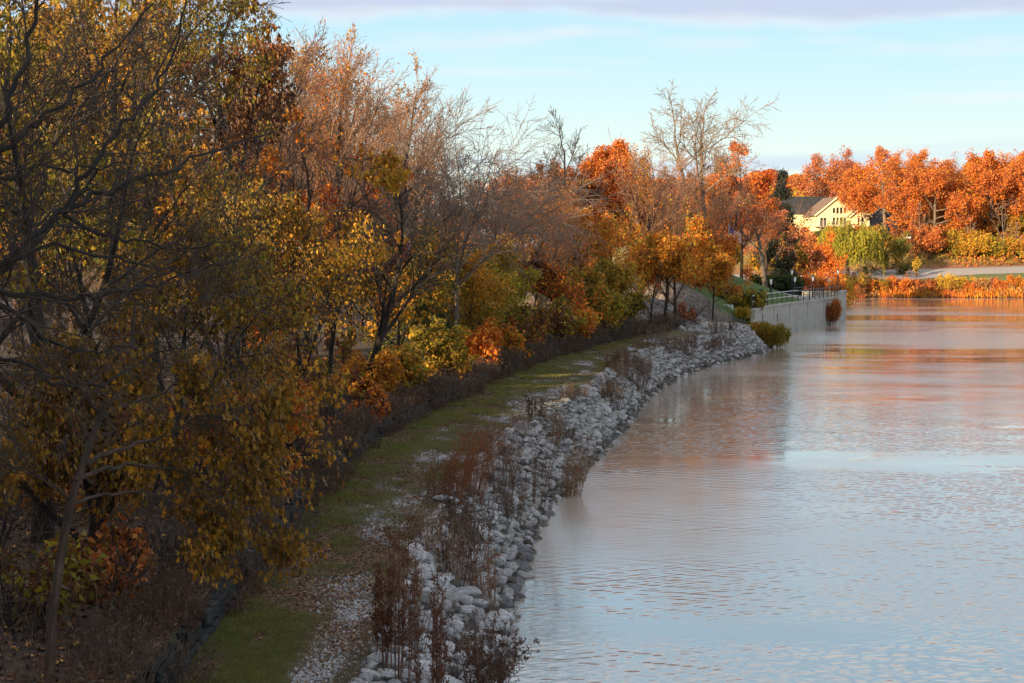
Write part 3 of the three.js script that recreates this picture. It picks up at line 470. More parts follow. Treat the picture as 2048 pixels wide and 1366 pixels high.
const leaf = (pal, o = {}) => ({ pal: [].concat(...[].concat(pal).map((p) => PAL[p])), size: 0.14, n: 4, at: 2, droop: 0.4, gap: 0.36, freq: 0.55, seed: 1 + (o.seed || 0), ...o });
const place = (px, d, topPy) => { const p = onLand(px, d, -0.05); return [p, Math.max(0.8, at(px, topPy, d).y - p.y)]; };

// ---- bare trees along the path
const bareTree = (seed, h, o = {}) => ({ seed, h, r: h * 0.014, k: [9, 7, 7, 5], ang: [0.62, 0.62, 0.6, 0.6], ratio: [0.5, 0.5, 0.5, 0.5], st: [0.25, 0.25, 0.15, 0.1], trop: [0.03, 0.05, 0.02, 0, -0.02], wig: [0.07, 0.13, 0.18, 0.24, 0.3], minR: h < 14 ? 0.008 : 0.01, ...o });
{
  const B_ = (px, d, top, label, barkM, twigM, o = {}) => { const [p, h] = place(px, d, top); return plant(o.name || 'bare_tree', label, 'tree', p, bareTree(Math.round(px * 7 + d), h, o), barkM, twigM); };
  B_(908, 63, 178, 'bare tree with pale slender trunk and wide drooping dome of thin branches above the path', BARK.pale, TWIG.grey, { lean: [0.04, 0], minR: 0.011, r: 0.2, k: [15, 10, 8, 5], ang: [0.8, 0.66, 0.65, 0.65], ratio: [0.62, 0.56, 0.5, 0.5], st: [0.66, 0.2, 0.15, 0.1], trop: [0.02, -0.035, -0.09, -0.12, -0.16], wig: [0.03, 0.12, 0.18, 0.24, 0.3], shape: (t) => 1.0, trunk: 0.6 });
  B_(718, 50, 330, 'dark leaning tree with bare tangled twigs just behind the block wall', BARK.dark, TWIG.dark, { lean: [0.22, 0], r: 0.17, k: [9, 7, 6, 5] });
  B_(560, 62, 20, 'tall bare tree with reddish twigs, a few last leaves beside the brown-leaved tree', BARK.brown, TWIG.brown, { k: [10, 8, 7, 5], ang: [0.45, 0.5, 0.5, 0.5], leaf: leaf(['gold', 'orange'], { n: 2, at: 1, gap: 0.54, freq: 0.4, size: 0.12 }) });
  B_(655, 70, 42, 'bare tree with the highest spray of fine reddish twigs in the middle of the woods', BARK.red, TWIG.red, { k: [10, 8, 8, 5], ang: [0.42, 0.5, 0.5, 0.5], lean: [0.05, 0], leaf: leaf(['gold', 'orange'], { n: 2, at: 1, gap: 0.54, freq: 0.4, size: 0.12 }) });
  B_(745, 76, 95, 'bare tree with twigs sweeping up beside the tallest reddish tree', BARK.brown, TWIG.red, { k: [10, 8, 8, 5], ang: [0.45, 0.5, 0.5, 0.5], lean: [0.1, 0], leaf: leaf(['gold', 'rust'], { n: 2, at: 1, gap: 0.54, freq: 0.4, size: 0.13 }) });
  B_(820, 82, 165, 'bare brown tree standing between the sweeping tree and the drooping dome tree', BARK.brown, TWIG.brown, { k: [10, 8, 7, 5], ang: [0.5, 0.55, 0.5, 0.5] });
  B_(1000, 88, 330, 'low spreading bare tree with rosy twigs beyond the drooping dome tree', BARK.red, TWIG.red, { k: [10, 8, 8, 5], ang: [0.8, 0.6, 0.6, 0.6], ratio: [0.6, 0.5, 0.5, 0.5], leaf: leaf(['gold', 'rust', 'bronze'], { n: 2, at: 1, gap: 0.52, freq: 0.5, size: 0.15 }) });
  B_(1075, 96, 345, 'rounded bare tree with rosy twigs in front of the thin dark spire tree', BARK.red, TWIG.red, { k: [10, 8, 8, 5], ang: [0.8, 0.6, 0.6, 0.6], ratio: [0.6, 0.5, 0.5, 0.5], leaf: leaf(['gold', 'rust', 'bronze'], { n: 2, at: 1, gap: 0.52, freq: 0.5, size: 0.15 }) });
  B_(1125, 106, 210, 'thin dark bare tree with upright crown rising alone against the sky', BARK.dark, TWIG.dark, { k: [11, 8, 6, 4], ang: [0.75, 0.65, 0.65, 0.65], ratio: [0.34, 0.55, 0.5, 0.5], minR: 0.014, trunk: 0.97, st: [0.45, 0.25, 0.15, 0.1], wig: [0.04, 0.14, 0.2, 0.26, 0.3] });
  B_(1285, 112, 262, 'dense rosy-brown bare tree beside the bright orange maple', BARK.red, TWIG.red, { k: [10, 9, 8, 5], ang: [0.6, 0.6, 0.6, 0.6], leaf: leaf(['gold', 'rust', 'bronze'], { n: 2, at: 1, gap: 0.52, freq: 0.5, size: 0.15 }) });
  B_(1395, 130, 165, 'tallest pale bare tree with two crooked stems above the bank mound', BARK.pale, TWIG.pale, { stems: 2, bigStems: true, splay: 0.2, spreadBase: 0.5, r: 0.26, k: [8, 7, 6, 4], ang: [0.8, 0.7, 0.7, 0.7], ratio: [0.5, 0.52, 0.5, 0.5], trop: [0.03, 0.02, -0.04, -0.07, -0.1], minR: 0.016, trunk: 0.8, st: [0.5, 0.25, 0.15, 0.1], wig: [0.12, 0.22, 0.3, 0.34, 0.3] });
  B_(1385, 122, 330, 'dense rosy bare tree below the tall pale two-stemmed tree', BARK.red, TWIG.red, { k: [11, 9, 8, 5], ang: [0.7, 0.6, 0.6, 0.6], ratio: [0.6, 0.5, 0.5, 0.5], leaf: leaf(['gold', 'rust', 'bronze'], { n: 2, at: 1, gap: 0.52, freq: 0.5, size: 0.15 }) });
  B_(1530, 152, 255, 'pale bare tree with crooked branches at the edge of the open sky', BARK.pale, TWIG.pale, { k: [8, 6, 6, 4], wig: [0.14, 0.22, 0.26, 0.3, 0.3] });
  B_(1455, 140, 345, 'dark leaning tree with rosy twigs on top of the grass slope', BARK.dark, TWIG.brown, { lean: [0.18, 0], r: 0.2, k: [10, 8, 8, 5], ang: [0.7, 0.6, 0.6, 0.6], ratio: [0.6, 0.5, 0.5, 0.5] });
  B_(1532, 165, 384, 'rounded rosy-brown tree with fine twigs beside the cream house', BARK.red, TWIG.red, { k: [11, 9, 8, 5], ang: [0.8, 0.6, 0.6, 0.6], ratio: [0.6, 0.5, 0.5, 0.5], leaf: leaf(['pink', 'rust'], { n: 3, at: 2, gap: 0.4, freq: 0.6, size: 0.2 }) });
  // thin saplings and trunks in the shade of the woods
  const thin = (px, d, top, label) => { const [p, h] = place(px, d, top); return plant('thin_tree', label, 'tree', p, bareTree(Math.round(px * 3 + d), h, { r: 0.07, k: [6, 4, 4, 3], levels: 4, ratio: [0.3, 0.5, 0.5, 0.5] }), BARK.dark, TWIG.dark); };
  thin(597, 37, 330, 'thin straight tree in the shade behind the hanging yellow maple leaves');
  thin(650, 40, 300, 'thin dark tree between the straight shaded sapling and the dark leaning tree');
  thin(445, 30, 380, 'thin dark tree in the undergrowth behind the golden drooping branch');
  thin(1300, 99, 520, 'thin bare stem beside the small orange tree at the gravel mound');
}

// ---- leafy trees of the woods
const leafy = (seed, h, lf, o = {}) => ({ seed, h, r: h * 0.013, k: [9, 6, 6, 4], ang: [0.85, 0.7, 0.65, 0.6], st: [0.2, 0.25, 0.15, 0.1], leaf: lf, ...o });
{
  const L_ = (px, d, top, label, lf, o = {}, barkM = BARK.dark, twigM = TWIG.dark) => { const [p, h] = place(px, d, top); return plant(o.name || 'maple_tree', label, 'tree', p, leafy(Math.round(px * 5 + d + 1), h, lf, { skipLast: d >= 56, ...o }), barkM, twigM); };
  const near = { n: 5, at: 2, size: 0.105, droop: 0.8, gap: 0.43, freq: 0.55, wide: 0.52, spread: 0.32 };
  L_(75, 25, -260, 'tall golden-leaved tree with straight dark trunk, nearest to the bare reaching limbs', leaf(['bronze', 'olive'], { ...near, seed: 1 }), { r: 0.16, k: [11, 6, 6, 4], ratio: [0.34, 0.5, 0.5, 0.5] });
  L_(-60, 31, -200, 'tall gold tree at the frame edge behind the bare limbs', leaf(['bronze', 'brown'], { ...near, seed: 2 }), { k: [11, 6, 6, 4], ratio: [0.36, 0.5, 0.5, 0.5] });
  L_(215, 34, -190, 'tall tree with thin gold foliage against the sky beside the straight dark trunk', leaf(['bronze', 'olive'], { ...near, seed: 3, gap: 0.49 }), { k: [11, 6, 6, 4], ratio: [0.36, 0.5, 0.5, 0.5] });
  L_(318, 40, -140, 'tall gold and olive tree two trunks in from the brown-leaved tree', leaf(['bronze', 'olive'], { ...near, seed: 4, gap: 0.54 }), { k: [11, 6, 6, 4], ratio: [0.34, 0.5, 0.5, 0.5] });
  L_(468, 44, -70, 'tall tree with dark brown leaf clusters in an open crown against the sky', leaf(['brown', 'dim'], { n: 7, at: 2, size: 0.14, droop: 0.9, gap: 0.55, freq: 0.8, wide: 0.6, seed: 5 }), { r: 0.2, k: [10, 6, 5, 3], ang: [0.6, 0.65, 0.65, 0.6], st: [0.4, 0.25, 0.15, 0.1], ratio: [0.36, 0.5, 0.5, 0.5] });
  L_(490, 33, 330, 'olive and yellow maple hanging over the path, full leaves down to the block wall', leaf(['olive', 'bronze', 'gold'], { ...near, gap: 0.44, seed: 6, size: 0.088 }), { k: [12, 7, 6, 4], st: [0.42, 0.25, 0.15, 0.1], ratio: [0.5, 0.5, 0.5, 0.5], trop: [0.03, 0.02, -0.02, -0.04, -0.04], bias: V3(0.12, 0, 0) });
  L_(330, 27, 430, 'lower gold maple in front of the olive maple, leaves lit from behind', leaf(['bronze', 'olive'], { ...near, gap: 0.5, seed: 7, size: 0.085 }), { k: [11, 7, 6, 4], ratio: [0.5, 0.5, 0.5, 0.5], trop: [0.03, 0.02, -0.02, -0.04, -0.04] });
  L_(180, 22.5, 620, 'small dark-trunked tree with bronze leaves low in the undergrowth', leaf(['bronze', 'dim'], { ...near, gap: 0.45, seed: 8, size: 0.11 }), { r: 0.13, k: [10, 6, 6, 4], ratio: [0.5, 0.5, 0.5, 0.5] });
  L_(610, 48, 220, 'orange-tinged maple glowing between the dark trunks in the middle woods', leaf(['orange', 'gold'], { ...near, size: 0.17, gap: 0.4, seed: 9 }), { k: [11, 7, 6, 4], ratio: [0.4, 0.5, 0.5, 0.5] });
  L_(800, 62, 430, 'olive maple with dark green heart behind the orange shrubs of the block wall', leaf(['olive', 'gold', 'green', 'gold'], { n: 6, size: 0.15, droop: 0.6, gap: 0.38, seed: 10, spread: 0.5 }), { k: [11, 7, 6, 4], ratio: [0.55, 0.5, 0.5, 0.5], st: [0.08, 0.25, 0.15, 0.1] });
  L_(700, 66, 370, 'red-leaved tree showing between the bare reddish trees', leaf(['red', 'orange'], { n: 4, size: 0.2, gap: 0.42, seed: 11 }), { k: [10, 7, 6, 4], ratio: [0.45, 0.5, 0.5, 0.5] });
  L_(985, 76, 470, 'yellow-gold tree filling the space beside the drooping dome tree', leaf(['gold', 'lime'], { n: 6, size: 0.16, droop: 0.5, gap: 0.4, seed: 12, spread: 0.5 }), { k: [11, 7, 6, 4], ratio: [0.6, 0.5, 0.5, 0.5], st: [0.08, 0.25, 0.15, 0.1] });
  L_(880, 70, 470, 'dull gold tree directly behind the trunk of the drooping dome tree', leaf(['gold', 'olive'], { n: 6, size: 0.15, droop: 0.5, gap: 0.4, seed: 13, spread: 0.5 }), { k: [11, 7, 6, 4], ratio: [0.6, 0.5, 0.5, 0.5], st: [0.08, 0.25, 0.15, 0.1] });
  L_(1065, 86, 500, 'dark red tree in the lower woods beside the yellow-gold tree', leaf(['dim', 'orange', 'bronze', 'red'], { n: 5, size: 0.17, gap: 0.4, seed: 14 }), { k: [10, 7, 6, 4], ratio: [0.6, 0.5, 0.5, 0.5], st: [0.06, 0.25, 0.15, 0.1] });
  L_(1160, 102, 362, 'orange and olive tree in front of the bright orange maple', leaf(['gold', 'orange', 'olive'], { n: 7, size: 0.18, droop: 0.4, gap: 0.42, seed: 15, spread: 0.6 }), { k: [11, 7, 6, 4], ratio: [0.64, 0.5, 0.5, 0.5], st: [0.1, 0.25, 0.15, 0.1] });
  L_(1222, 122, 285, 'bright orange maple with domed top above the river woods', leaf(['orange', 'rust'], { n: 9, size: 0.19, gap: 0.36, seed: 16, spread: 0.7 }), { k: [13, 7, 6, 4], ratio: [0.46, 0.5, 0.5, 0.5] }, BARK.brown, TWIG.brown);
  L_(1205, 93, 520, 'lime-yellow leafy tree low at the end of the block wall', leaf(['lime', 'gold', 'olive'], { n: 6, size: 0.17, droop: 0.5, gap: 0.4, seed: 17, spread: 0.55 }), { k: [11, 7, 6, 4], ratio: [0.65, 0.5, 0.5, 0.5], st: [0.06, 0.25, 0.15, 0.1] });
  L_(1352, 110, 385, 'tall olive and gold tree standing behind the small orange tree', leaf(['gold', 'orange', 'lime'], { n: 7, size: 0.18, droop: 0.4, gap: 0.4, seed: 18, spread: 0.6 }), { k: [11, 7, 6, 4], ratio: [0.48, 0.5, 0.5, 0.5], st: [0.12, 0.25, 0.15, 0.1] });
  L_(1330, 104, 470, 'small orange tree with bare lower trunk on the gravel mound', leaf(['orange', 'gold'], { n: 7, size: 0.17, droop: 0.4, gap: 0.38, seed: 19, spread: 0.55 }), { r: 0.13, k: [11, 7, 6, 4], ratio: [0.5, 0.5, 0.5, 0.5], st: [0.46, 0.25, 0.15, 0.1], trop: [0.03, 0.08, 0.05, 0.02, 0], skipLast: true });
  L_(1425, 116, 480, 'bright orange tree spreading over the pipe gate', leaf(['orange', 'gold'], { n: 7, size: 0.18, droop: 0.4, gap: 0.36, seed: 20, spread: 0.6 }), { k: [12, 7, 6, 4], ratio: [0.5, 0.5, 0.5, 0.5], st: [0.4, 0.25, 0.15, 0.1], trop: [0.03, 0.08, 0.05, 0.02, 0] });
  L_(1482, 148, 288, 'dark orange-red maple with rounded crown beside the black evergreen', leaf(['rust', 'orange', 'red'], { n: 8, size: 0.22, gap: 0.38, seed: 21, spread: 0.8 }), { k: [13, 7, 6, 4], ratio: [0.4, 0.5, 0.5, 0.5] }, BARK.brown, TWIG.brown);
  L_(1265, 128, 330, 'rust-coloured tree with thin leaves behind the dense rosy tree', leaf(['rust', 'pink'], { n: 4, size: 0.28, gap: 0.4, seed: 22 }), { k: [12, 7, 6, 4], ratio: [0.66, 0.5, 0.5, 0.5] }, BARK.brown, TWIG.brown);
  L_(1455, 134, 480, 'gold-leaved small tree at the top corner of the grass slope', leaf(['gold', 'olive'], { n: 5, size: 0.25, droop: 0.3, gap: 0.36, seed: 23 }), { k: [10, 7, 6, 4], ratio: [0.5, 0.5, 0.5, 0.5], st: [0.4, 0.25, 0.15, 0.1] });
  L_(1585, 205, 448, 'rust-red tree under the cream house deck', leaf(['rust', 'pink', 'orange'], { n: 5, size: 0.36, gap: 0.36, seed: 24 }), { k: [11, 7, 6, 4], ratio: [0.5, 0.5, 0.5, 0.5], st: [0.08, 0.25, 0.15, 0.1] }, BARK.brown, TWIG.brown);
  L_(1545, 185, 470, 'gold and rust tree over the reddish shelter roof', leaf(['gold', 'olive', 'rust'], { n: 5, size: 0.34, gap: 0.36, seed: 25 }), { k: [11, 7, 6, 4], ratio: [0.7, 0.5, 0.5, 0.5], st: [0.08, 0.25, 0.15, 0.1] }, BARK.brown, TWIG.brown);
  L_(1628, 235, 460, 'low bright orange tree beside the white pole', leaf(['orange'], { n: 5, size: 0.4, gap: 0.3, seed: 26 }), { k: [10, 7, 6, 3], ratio: [0.7, 0.5, 0.5, 0.5], st: [0.08, 0.25, 0.15, 0.1] }, BARK.brown, TWIG.brown);
  // evergreen
  const [p, h] = place(1554, 175, 340); plant('evergreen_tree', 'black-green evergreen seen dark against the sky beside the orange-red maple', 'tree', p, { seed: 9, h, r: 0.2, trunk: 0.98, k: [22, 8, 5, 3], ang: [1.2, 0.7, 0.6, 0.6], st: [0.12, 0.2, 0.15, 0.1], ratio: [0.17, 0.5, 0.5, 0.5], leaf: leaf(['dark'], { n: 6, size: 0.35, gap: 0.2, wide: 0.4 }), levels: 3 }, BARK.dark, TWIG.dark);
}

// ---- bare limbs that reach in from a big tree, and the leaning young tree
function limbTree(name, label, base, trunkPts, trunkR, limbs, o) {
  const R = rng(o.seed), t = thing(name, label, 'tree', base), tw = new MB(), lv = new MB();
  const local = (p) => p.clone().sub(base);
  part('trunk', new MB().tube(trunkPts.map(local), trunkPts.map((_, i) => lerp(trunkR, trunkR * (o.taper ?? 0.6), i / (trunkPts.length - 1))), 10), o.bark, t);
  const grow = (p, d, len, r, lvl) => {
    const n = [5, 4, 2][lvl] ?? 1, pts = [p.clone()], rad = [r], q = p.clone(), dir = d.clone();
    for (let s = 1; s <= n; s++) { dir.x += (R() - 0.5) * 0.4; dir.y += (R() - 0.5) * 0.4 + (o.lift ?? 0.03); dir.z += (R() - 0.5) * 0.4; dir.normalize(); q.addScaledVector(dir, len / n); pts.push(q.clone()); rad.push(Math.max(o.minR || 0.003, lerp(r, r * 0.3, s / n))); }
    tw.tube(pts, rad, lvl ? 3 : 5);
    if (lvl < 3) for (let i = 0; i < [5, 4, 3][lvl]; i++) { const f = (0.15 + 0.85 * R()) * n, j = Math.min(n - 1, Math.floor(f)); grow(pts[j].clone().lerp(pts[j + 1], f - j), turned(pts[j + 1].clone().sub(pts[j]).normalize(), 0.35 + 0.5 * R(), R() * 6.28), len * (0.35 + 0.35 * R()), Math.max(o.minR || 0.003, lerp(rad[j], rad[j + 1], f - j) * 0.5), lvl + 1); }
    if (o.leaf && lvl >= 2) leafSpray(o.leaf, R, lv, pts[n], dir, o.leaf.n, o.leaf.spread ?? 0.3);
  };
  for (const L of limbs) {
    const wob = (o.wobble ?? 0.035), pts = new THREE.CatmullRomCurve3(L.pts.map(local)).getPoints(L.pts.length * 3).map((p, i) => i < 2 ? p : p.add(V3((R() - 0.5) * wob * 2, (R() - 0.5) * wob * 2, (R() - 0.5) * wob * 2))), n = pts.length - 1, rad = pts.map((_, i) => lerp(L.r0, L.r1, (i / n) ** 0.7) * (o.thin || 1));
    part('limb', new MB().tube(pts, rad, 8), o.bark, t);
    for (let i = 0; i < L.sub * (o.more || 1); i++) { const f = ((L.from ?? 0.12) + (1 - (L.from ?? 0.12)) * ((i + R()) / (L.sub * (o.more || 1)))) * n, j = Math.min(n - 1, Math.floor(f)), d = turned(pts[j + 1].clone().sub(pts[j]).normalize(), 0.35 + 0.55 * R(), R() * 6.28); d.z *= 0.7; d.normalize(); grow(pts[j].clone(), d, L.len * (0.6 + 0.8 * R()), Math.min(rad[j] * 0.5, L.sr || 0.018), 0); }
  }
  part('twigs', tw, o.twig, t, 'stuff'); if (lv.count) part('crown', lv, LEAF, t, 'stuff');
  return t;
}
{
  const d0 = 15, Z = (rows) => rows.map(([x, y, d]) => at(x, y, d)), b = at(-230, 900, 14.6); b.y = landHeight(b.x, 14.6) - 0.1;
  limbTree('reaching_tree', 'large dark bare tree whose long limbs reach in from the frame edge over golden leaves', b, [b, at(-215, 820, 14.6), at(-170, 640, 14.7), at(-190, 380, 14.9), at(-185, 40, 15.2), at(-170, -200, 15.4)], 0.17, [
    { pts: Z([[-172, 640, 14.7], [-60, 590, 15], [0, 540, 15.2], [67, 476, 15.6], [128, 425, 16], [205, 387, 16.6], [266, 369, 17], [358, 328, 17.6], [461, 292, 18.4], [540, 262, 19]]), r0: 0.085, r1: 0.012, sub: 12, len: 1.1 },
    { pts: Z([[128, 425, 16], [169, 353, 16.2], [230, 266, 16.6], [287, 205, 17], [333, 133, 17.4], [358, 51, 17.8], [372, -30, 18]]), r0: 0.05, r1: 0.012, sub: 9, len: 1.0 },
    { pts: Z([[-185, 420, 14.8], [-60, 350, 15], [0, 297, 15.2], [51, 266, 15.4], [102, 225, 15.7], [179, 164, 16.2], [240, 80, 16.6], [300, 10, 17]]), r0: 0.06, r1: 0.014, sub: 9, len: 1.0 },
    { pts: Z([[-188, 520, 14.7], [-60, 400, 15], [0, 256, 15.1], [26, 180, 15.2], [56, 112, 15.4], [66, 0, 15.6], [80, -90, 15.8]]), r0: 0.065, r1: 0.02, sub: 8, len: 0.9 },
    { pts: Z([[-175, 500, 14.7], [-80, 400, 15], [0, 358, 15.1], [92, 338, 15.5], [170, 338, 16], [260, 322, 16.4]]), r0: 0.05, r1: 0.01, sub: 8, len: 0.8 },
    { pts: Z([[-172, 680, 14.7], [-80, 590, 14.9], [0, 584, 15], [77, 596, 15.3], [154, 594, 15.7], [256, 584, 16.3], [358, 558, 17], [461, 522, 17.8], [543, 445, 18.5]]), r0: 0.06, r1: 0.01, sub: 11, len: 0.9 },
    { pts: Z([[128, 430, 16], [195, 466, 16.2], [287, 484, 16.5], [389, 492, 17], [480, 486, 17.5]]), r0: 0.035, r1: 0.008, sub: 7, len: 0.8 },
    { pts: Z([[-170, 640, 14.7], [0, 530, 15], [77, 497, 15.2], [205, 507, 15.7], [287, 527, 16], [400, 556, 16.6]]), r0: 0.05, r1: 0.008, sub: 8, len: 0.8 },
    { pts: Z([[-200, 760, 14.6], [-90, 640, 14.8], [0, 612, 15], [60, 650, 15.2], [112, 690, 15.5], [190, 705, 16], [300, 690, 16.6]]), r0: 0.06, r1: 0.01, sub: 9, len: 0.9 },
    { pts: Z([[-190, 700, 14.6], [-60, 700, 14.8], [20, 720, 15], [110, 770, 15.3], [200, 768, 15.8], [330, 700, 16.5], [420, 680, 17]]), r0: 0.045, r1: 0.008, sub: 9, len: 0.8 },
  ], { seed: 4, bark: BARK.dark, twig: TWIG.dark, taper: 0.6, minR: 0.0025, thin: 0.74, more: 1.0, wobble: 0.05 });
  const c = at(97, 1400, 16.6); c.y = landHeight(c.x, 16.6) - 0.1;
  limbTree('leaning_tree', 'slender leaning young tree with drooping yellow leaves over the path edge', c, [c, at(103, 1228, 16.8), at(124, 1099, 17), at(140, 1011, 17.1), at(165, 929, 17.2), at(207, 815, 17.4), at(238, 790, 17.6), at(262, 700, 17.8), at(270, 610, 18)], 0.062, [
    { pts: Z([[165, 929, 17.2], [240, 898, 17.5], [336, 867, 18], [372, 842, 18.2], [450, 838, 18.8], [520, 860, 19.2]]), r0: 0.032, r1: 0.006, sub: 10, len: 0.65, from: 0.3, sr: 0.012 },
    { pts: Z([[150, 960, 17.1], [220, 935, 17.6], [310, 930, 18.2], [400, 960, 18.8], [480, 1010, 19.3], [545, 1075, 19.7]]), r0: 0.03, r1: 0.005, sub: 11, len: 0.55, from: 0.4, sr: 0.012 },
    { pts: Z([[140, 1011, 17.1], [220, 985, 17.5], [300, 985, 18], [380, 1020, 18.4], [440, 1060, 18.8]]), r0: 0.022, r1: 0.005, sub: 9, len: 0.5, from: 0.35, sr: 0.01 },
    { pts: Z([[200, 830, 17.4], [280, 800, 17.8], [360, 770, 18.3], [470, 760, 19], [560, 790, 19.6]]), r0: 0.024, r1: 0.005, sub: 9, len: 0.65, from: 0.3, sr: 0.01 },
    { pts: Z([[140, 1000, 17.1], [90, 960, 17], [20, 930, 16.9], [-60, 925, 16.9]]), r0: 0.02, r1: 0.005, sub: 8, len: 0.7, sr: 0.01 },
    { pts: Z([[200, 830, 17.4], [150, 770, 17.3], [70, 740, 17.2], [-20, 730, 17.1]]), r0: 0.022, r1: 0.005, sub: 9, len: 0.8, sr: 0.01 },
  ], { seed: 8, bark: BARK.brown, twig: TWIG.dark, lift: -0.02, taper: 0.3, leaf: { pal: [...PAL.bronze, ...PAL.gold], size: 0.078, n: 3, droop: 1.6, seed: 3, gap: 0.49, freq: 1.4, wide: 0.85, lobed: true, spread: 0.26 } });
}

// ---- shrubs and undergrowth at the edge of the woods
{
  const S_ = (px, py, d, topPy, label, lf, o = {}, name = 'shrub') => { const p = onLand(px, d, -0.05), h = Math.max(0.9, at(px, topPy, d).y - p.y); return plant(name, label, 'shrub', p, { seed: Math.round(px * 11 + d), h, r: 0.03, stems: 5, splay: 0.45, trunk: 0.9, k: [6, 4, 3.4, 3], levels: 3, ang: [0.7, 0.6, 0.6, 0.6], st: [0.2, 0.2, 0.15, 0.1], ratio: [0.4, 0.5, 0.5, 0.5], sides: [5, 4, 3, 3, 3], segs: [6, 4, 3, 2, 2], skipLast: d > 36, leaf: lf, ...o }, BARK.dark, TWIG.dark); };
  const sm = { n: 4, size: 0.12, gap: 0.38, freq: 0.9, droop: 0.5 };
  S_(562, 0, 33, 745, 'tall narrow orange sapling beside the block wall, under the olive maple', leaf(['orange', 'gold'], { ...sm, seed: 31 }), { splay: 0.2 });
  S_(515, 0, 30, 770, 'gold-orange sapling just before the tall narrow orange one', leaf(['gold', 'orange'], { ...sm, seed: 32 }), { splay: 0.3 });
  S_(655, 0, 40, 755, 'small red-orange sapling above the block wall, second along the wall', leaf(['orange', 'rust'], { ...sm, seed: 33, gap: 0.45 }), { splay: 0.2 });
  S_(715, 0, 44, 770, 'bushy red-orange sapling at the foot of the dark leaning tree', leaf(['rust', 'orange', 'dim'], { ...sm, seed: 34, gap: 0.42 }), { splay: 0.3 });
  S_(790, 0, 53, 690, 'olive-gold bush with orange tips behind the block wall', leaf(['gold', 'olive', 'orange'], { ...sm, size: 0.15, seed: 35 }));
  S_(745, 0, 50, 700, 'orange bush leaning out beside the olive-gold bush', leaf(['orange', 'gold'], { ...sm, size: 0.15, seed: 36 }), { splay: 0.3 });
  S_(875, 0, 58, 640, 'dull gold bush under the drooping dome tree', leaf(['gold', 'olive'], { ...sm, size: 0.17, seed: 37 }));
  S_(950, 0, 64, 655, 'bright orange bush beside the pale slender trunk', leaf(['orange'], { ...sm, size: 0.17, seed: 38, gap: 0.32 }));
  S_(1010, 0, 70, 640, 'gold bush past the bright orange bush', leaf(['gold', 'orange'], { ...sm, size: 0.19, seed: 39 }));
  S_(1045, 0, 74, 610, 'dark red bush deep in the shade of the lower woods', leaf(['dim', 'bronze', 'red'], { ...sm, size: 0.16, seed: 40 }));
  S_(1105, 0, 80, 590, 'olive and maroon bush at the bend of the path', leaf(['olive', 'dim'], { ...sm, size: 0.2, seed: 41 }));
  S_(1150, 0, 84, 600, 'gold bush with orange edges at the bend of the path', leaf(['gold', 'orange'], { ...sm, size: 0.2, seed: 42 }));
  S_(1215, 0, 92, 585, 'lime-green bush at the end of the dark block wall', leaf(['lime', 'gold'], { ...sm, size: 0.21, seed: 43 }));
  S_(1180, 0, 90, 560, 'olive bush behind the lime-green bush', leaf(['gold', 'olive', 'orange'], { ...sm, size: 0.21, seed: 44 }));
  S_(1372, 0, 112, 600, 'rusty brown bush sprawling over the gravel mound', leaf(['dim', 'pink', 'dim'], { ...sm, size: 0.13, seed: 45, gap: 0.46 }), { splay: 1.0 });
  S_(1490, 0, 124, 580, 'dark olive bush between the pipe gate and the railing', leaf(['olive', 'green'], { ...sm, size: 0.22, seed: 46, gap: 0.3 }), { splay: 0.7 });
  S_(1462, 0, 126, 600, 'low green bush behind the pipe gate', leaf(['green', 'olive'], { ...sm, size: 0.22, seed: 47, gap: 0.3 }), { splay: 0.7 });
  S_(1484, 0, 119, 628, 'small yellow bush at the near end of the concrete wall', leaf(['yellow', 'lime'], { ...sm, size: 0.1, seed: 48, gap: 0.4 }), { splay: 0.15, stems: 3 });
  // undergrowth behind, dim
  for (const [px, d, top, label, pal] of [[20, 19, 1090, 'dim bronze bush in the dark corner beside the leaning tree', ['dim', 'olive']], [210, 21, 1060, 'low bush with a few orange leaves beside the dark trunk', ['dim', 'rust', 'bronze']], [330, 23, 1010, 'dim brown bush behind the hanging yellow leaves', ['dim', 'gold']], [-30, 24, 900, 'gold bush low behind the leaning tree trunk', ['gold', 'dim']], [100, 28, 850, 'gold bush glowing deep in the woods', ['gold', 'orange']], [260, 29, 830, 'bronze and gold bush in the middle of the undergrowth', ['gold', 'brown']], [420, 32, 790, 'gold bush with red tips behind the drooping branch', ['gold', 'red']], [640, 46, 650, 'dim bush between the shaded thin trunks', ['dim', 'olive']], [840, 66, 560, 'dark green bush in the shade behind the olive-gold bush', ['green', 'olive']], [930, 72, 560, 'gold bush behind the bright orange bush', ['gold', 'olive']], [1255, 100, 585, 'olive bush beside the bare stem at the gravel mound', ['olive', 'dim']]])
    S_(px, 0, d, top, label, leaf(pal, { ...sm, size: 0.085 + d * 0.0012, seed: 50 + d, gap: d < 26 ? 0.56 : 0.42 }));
  // water's edge
  const dome = (px, py, d, topPy, wide, label, pal, base) => { const p = at(px, py, d); p.y = base; const h = at(px, topPy, d).y - base; return plant('shore_shrub', label, 'shrub', p, { seed: Math.round(px * 13 + d), h, r: 0.03, stems: 15, splay: wide, spreadBase: 0.7, trunk: 0.95, k: [8, 5, 3], levels: 2, ang: [0.35, 0.4, 0.5], st: [0.2, 0.2, 0.15], ratio: [0.4, 0.5, 0.5], sides: [4, 3, 3], segs: [5, 4, 3], leaf: leaf(pal, { n: 6, at: 4, size: 0.16, wide: 0.35, gap: 0.12, droop: -0.3, spread: 0.5, seed: 60 + d }) }, BARK.brown, TWIG.brown); };
  dome(1537, 690, 113.5, 648, 0.55, 'olive-gold rounded bush standing at the water before the concrete wall', ['olive', 'gold'], -0.1);
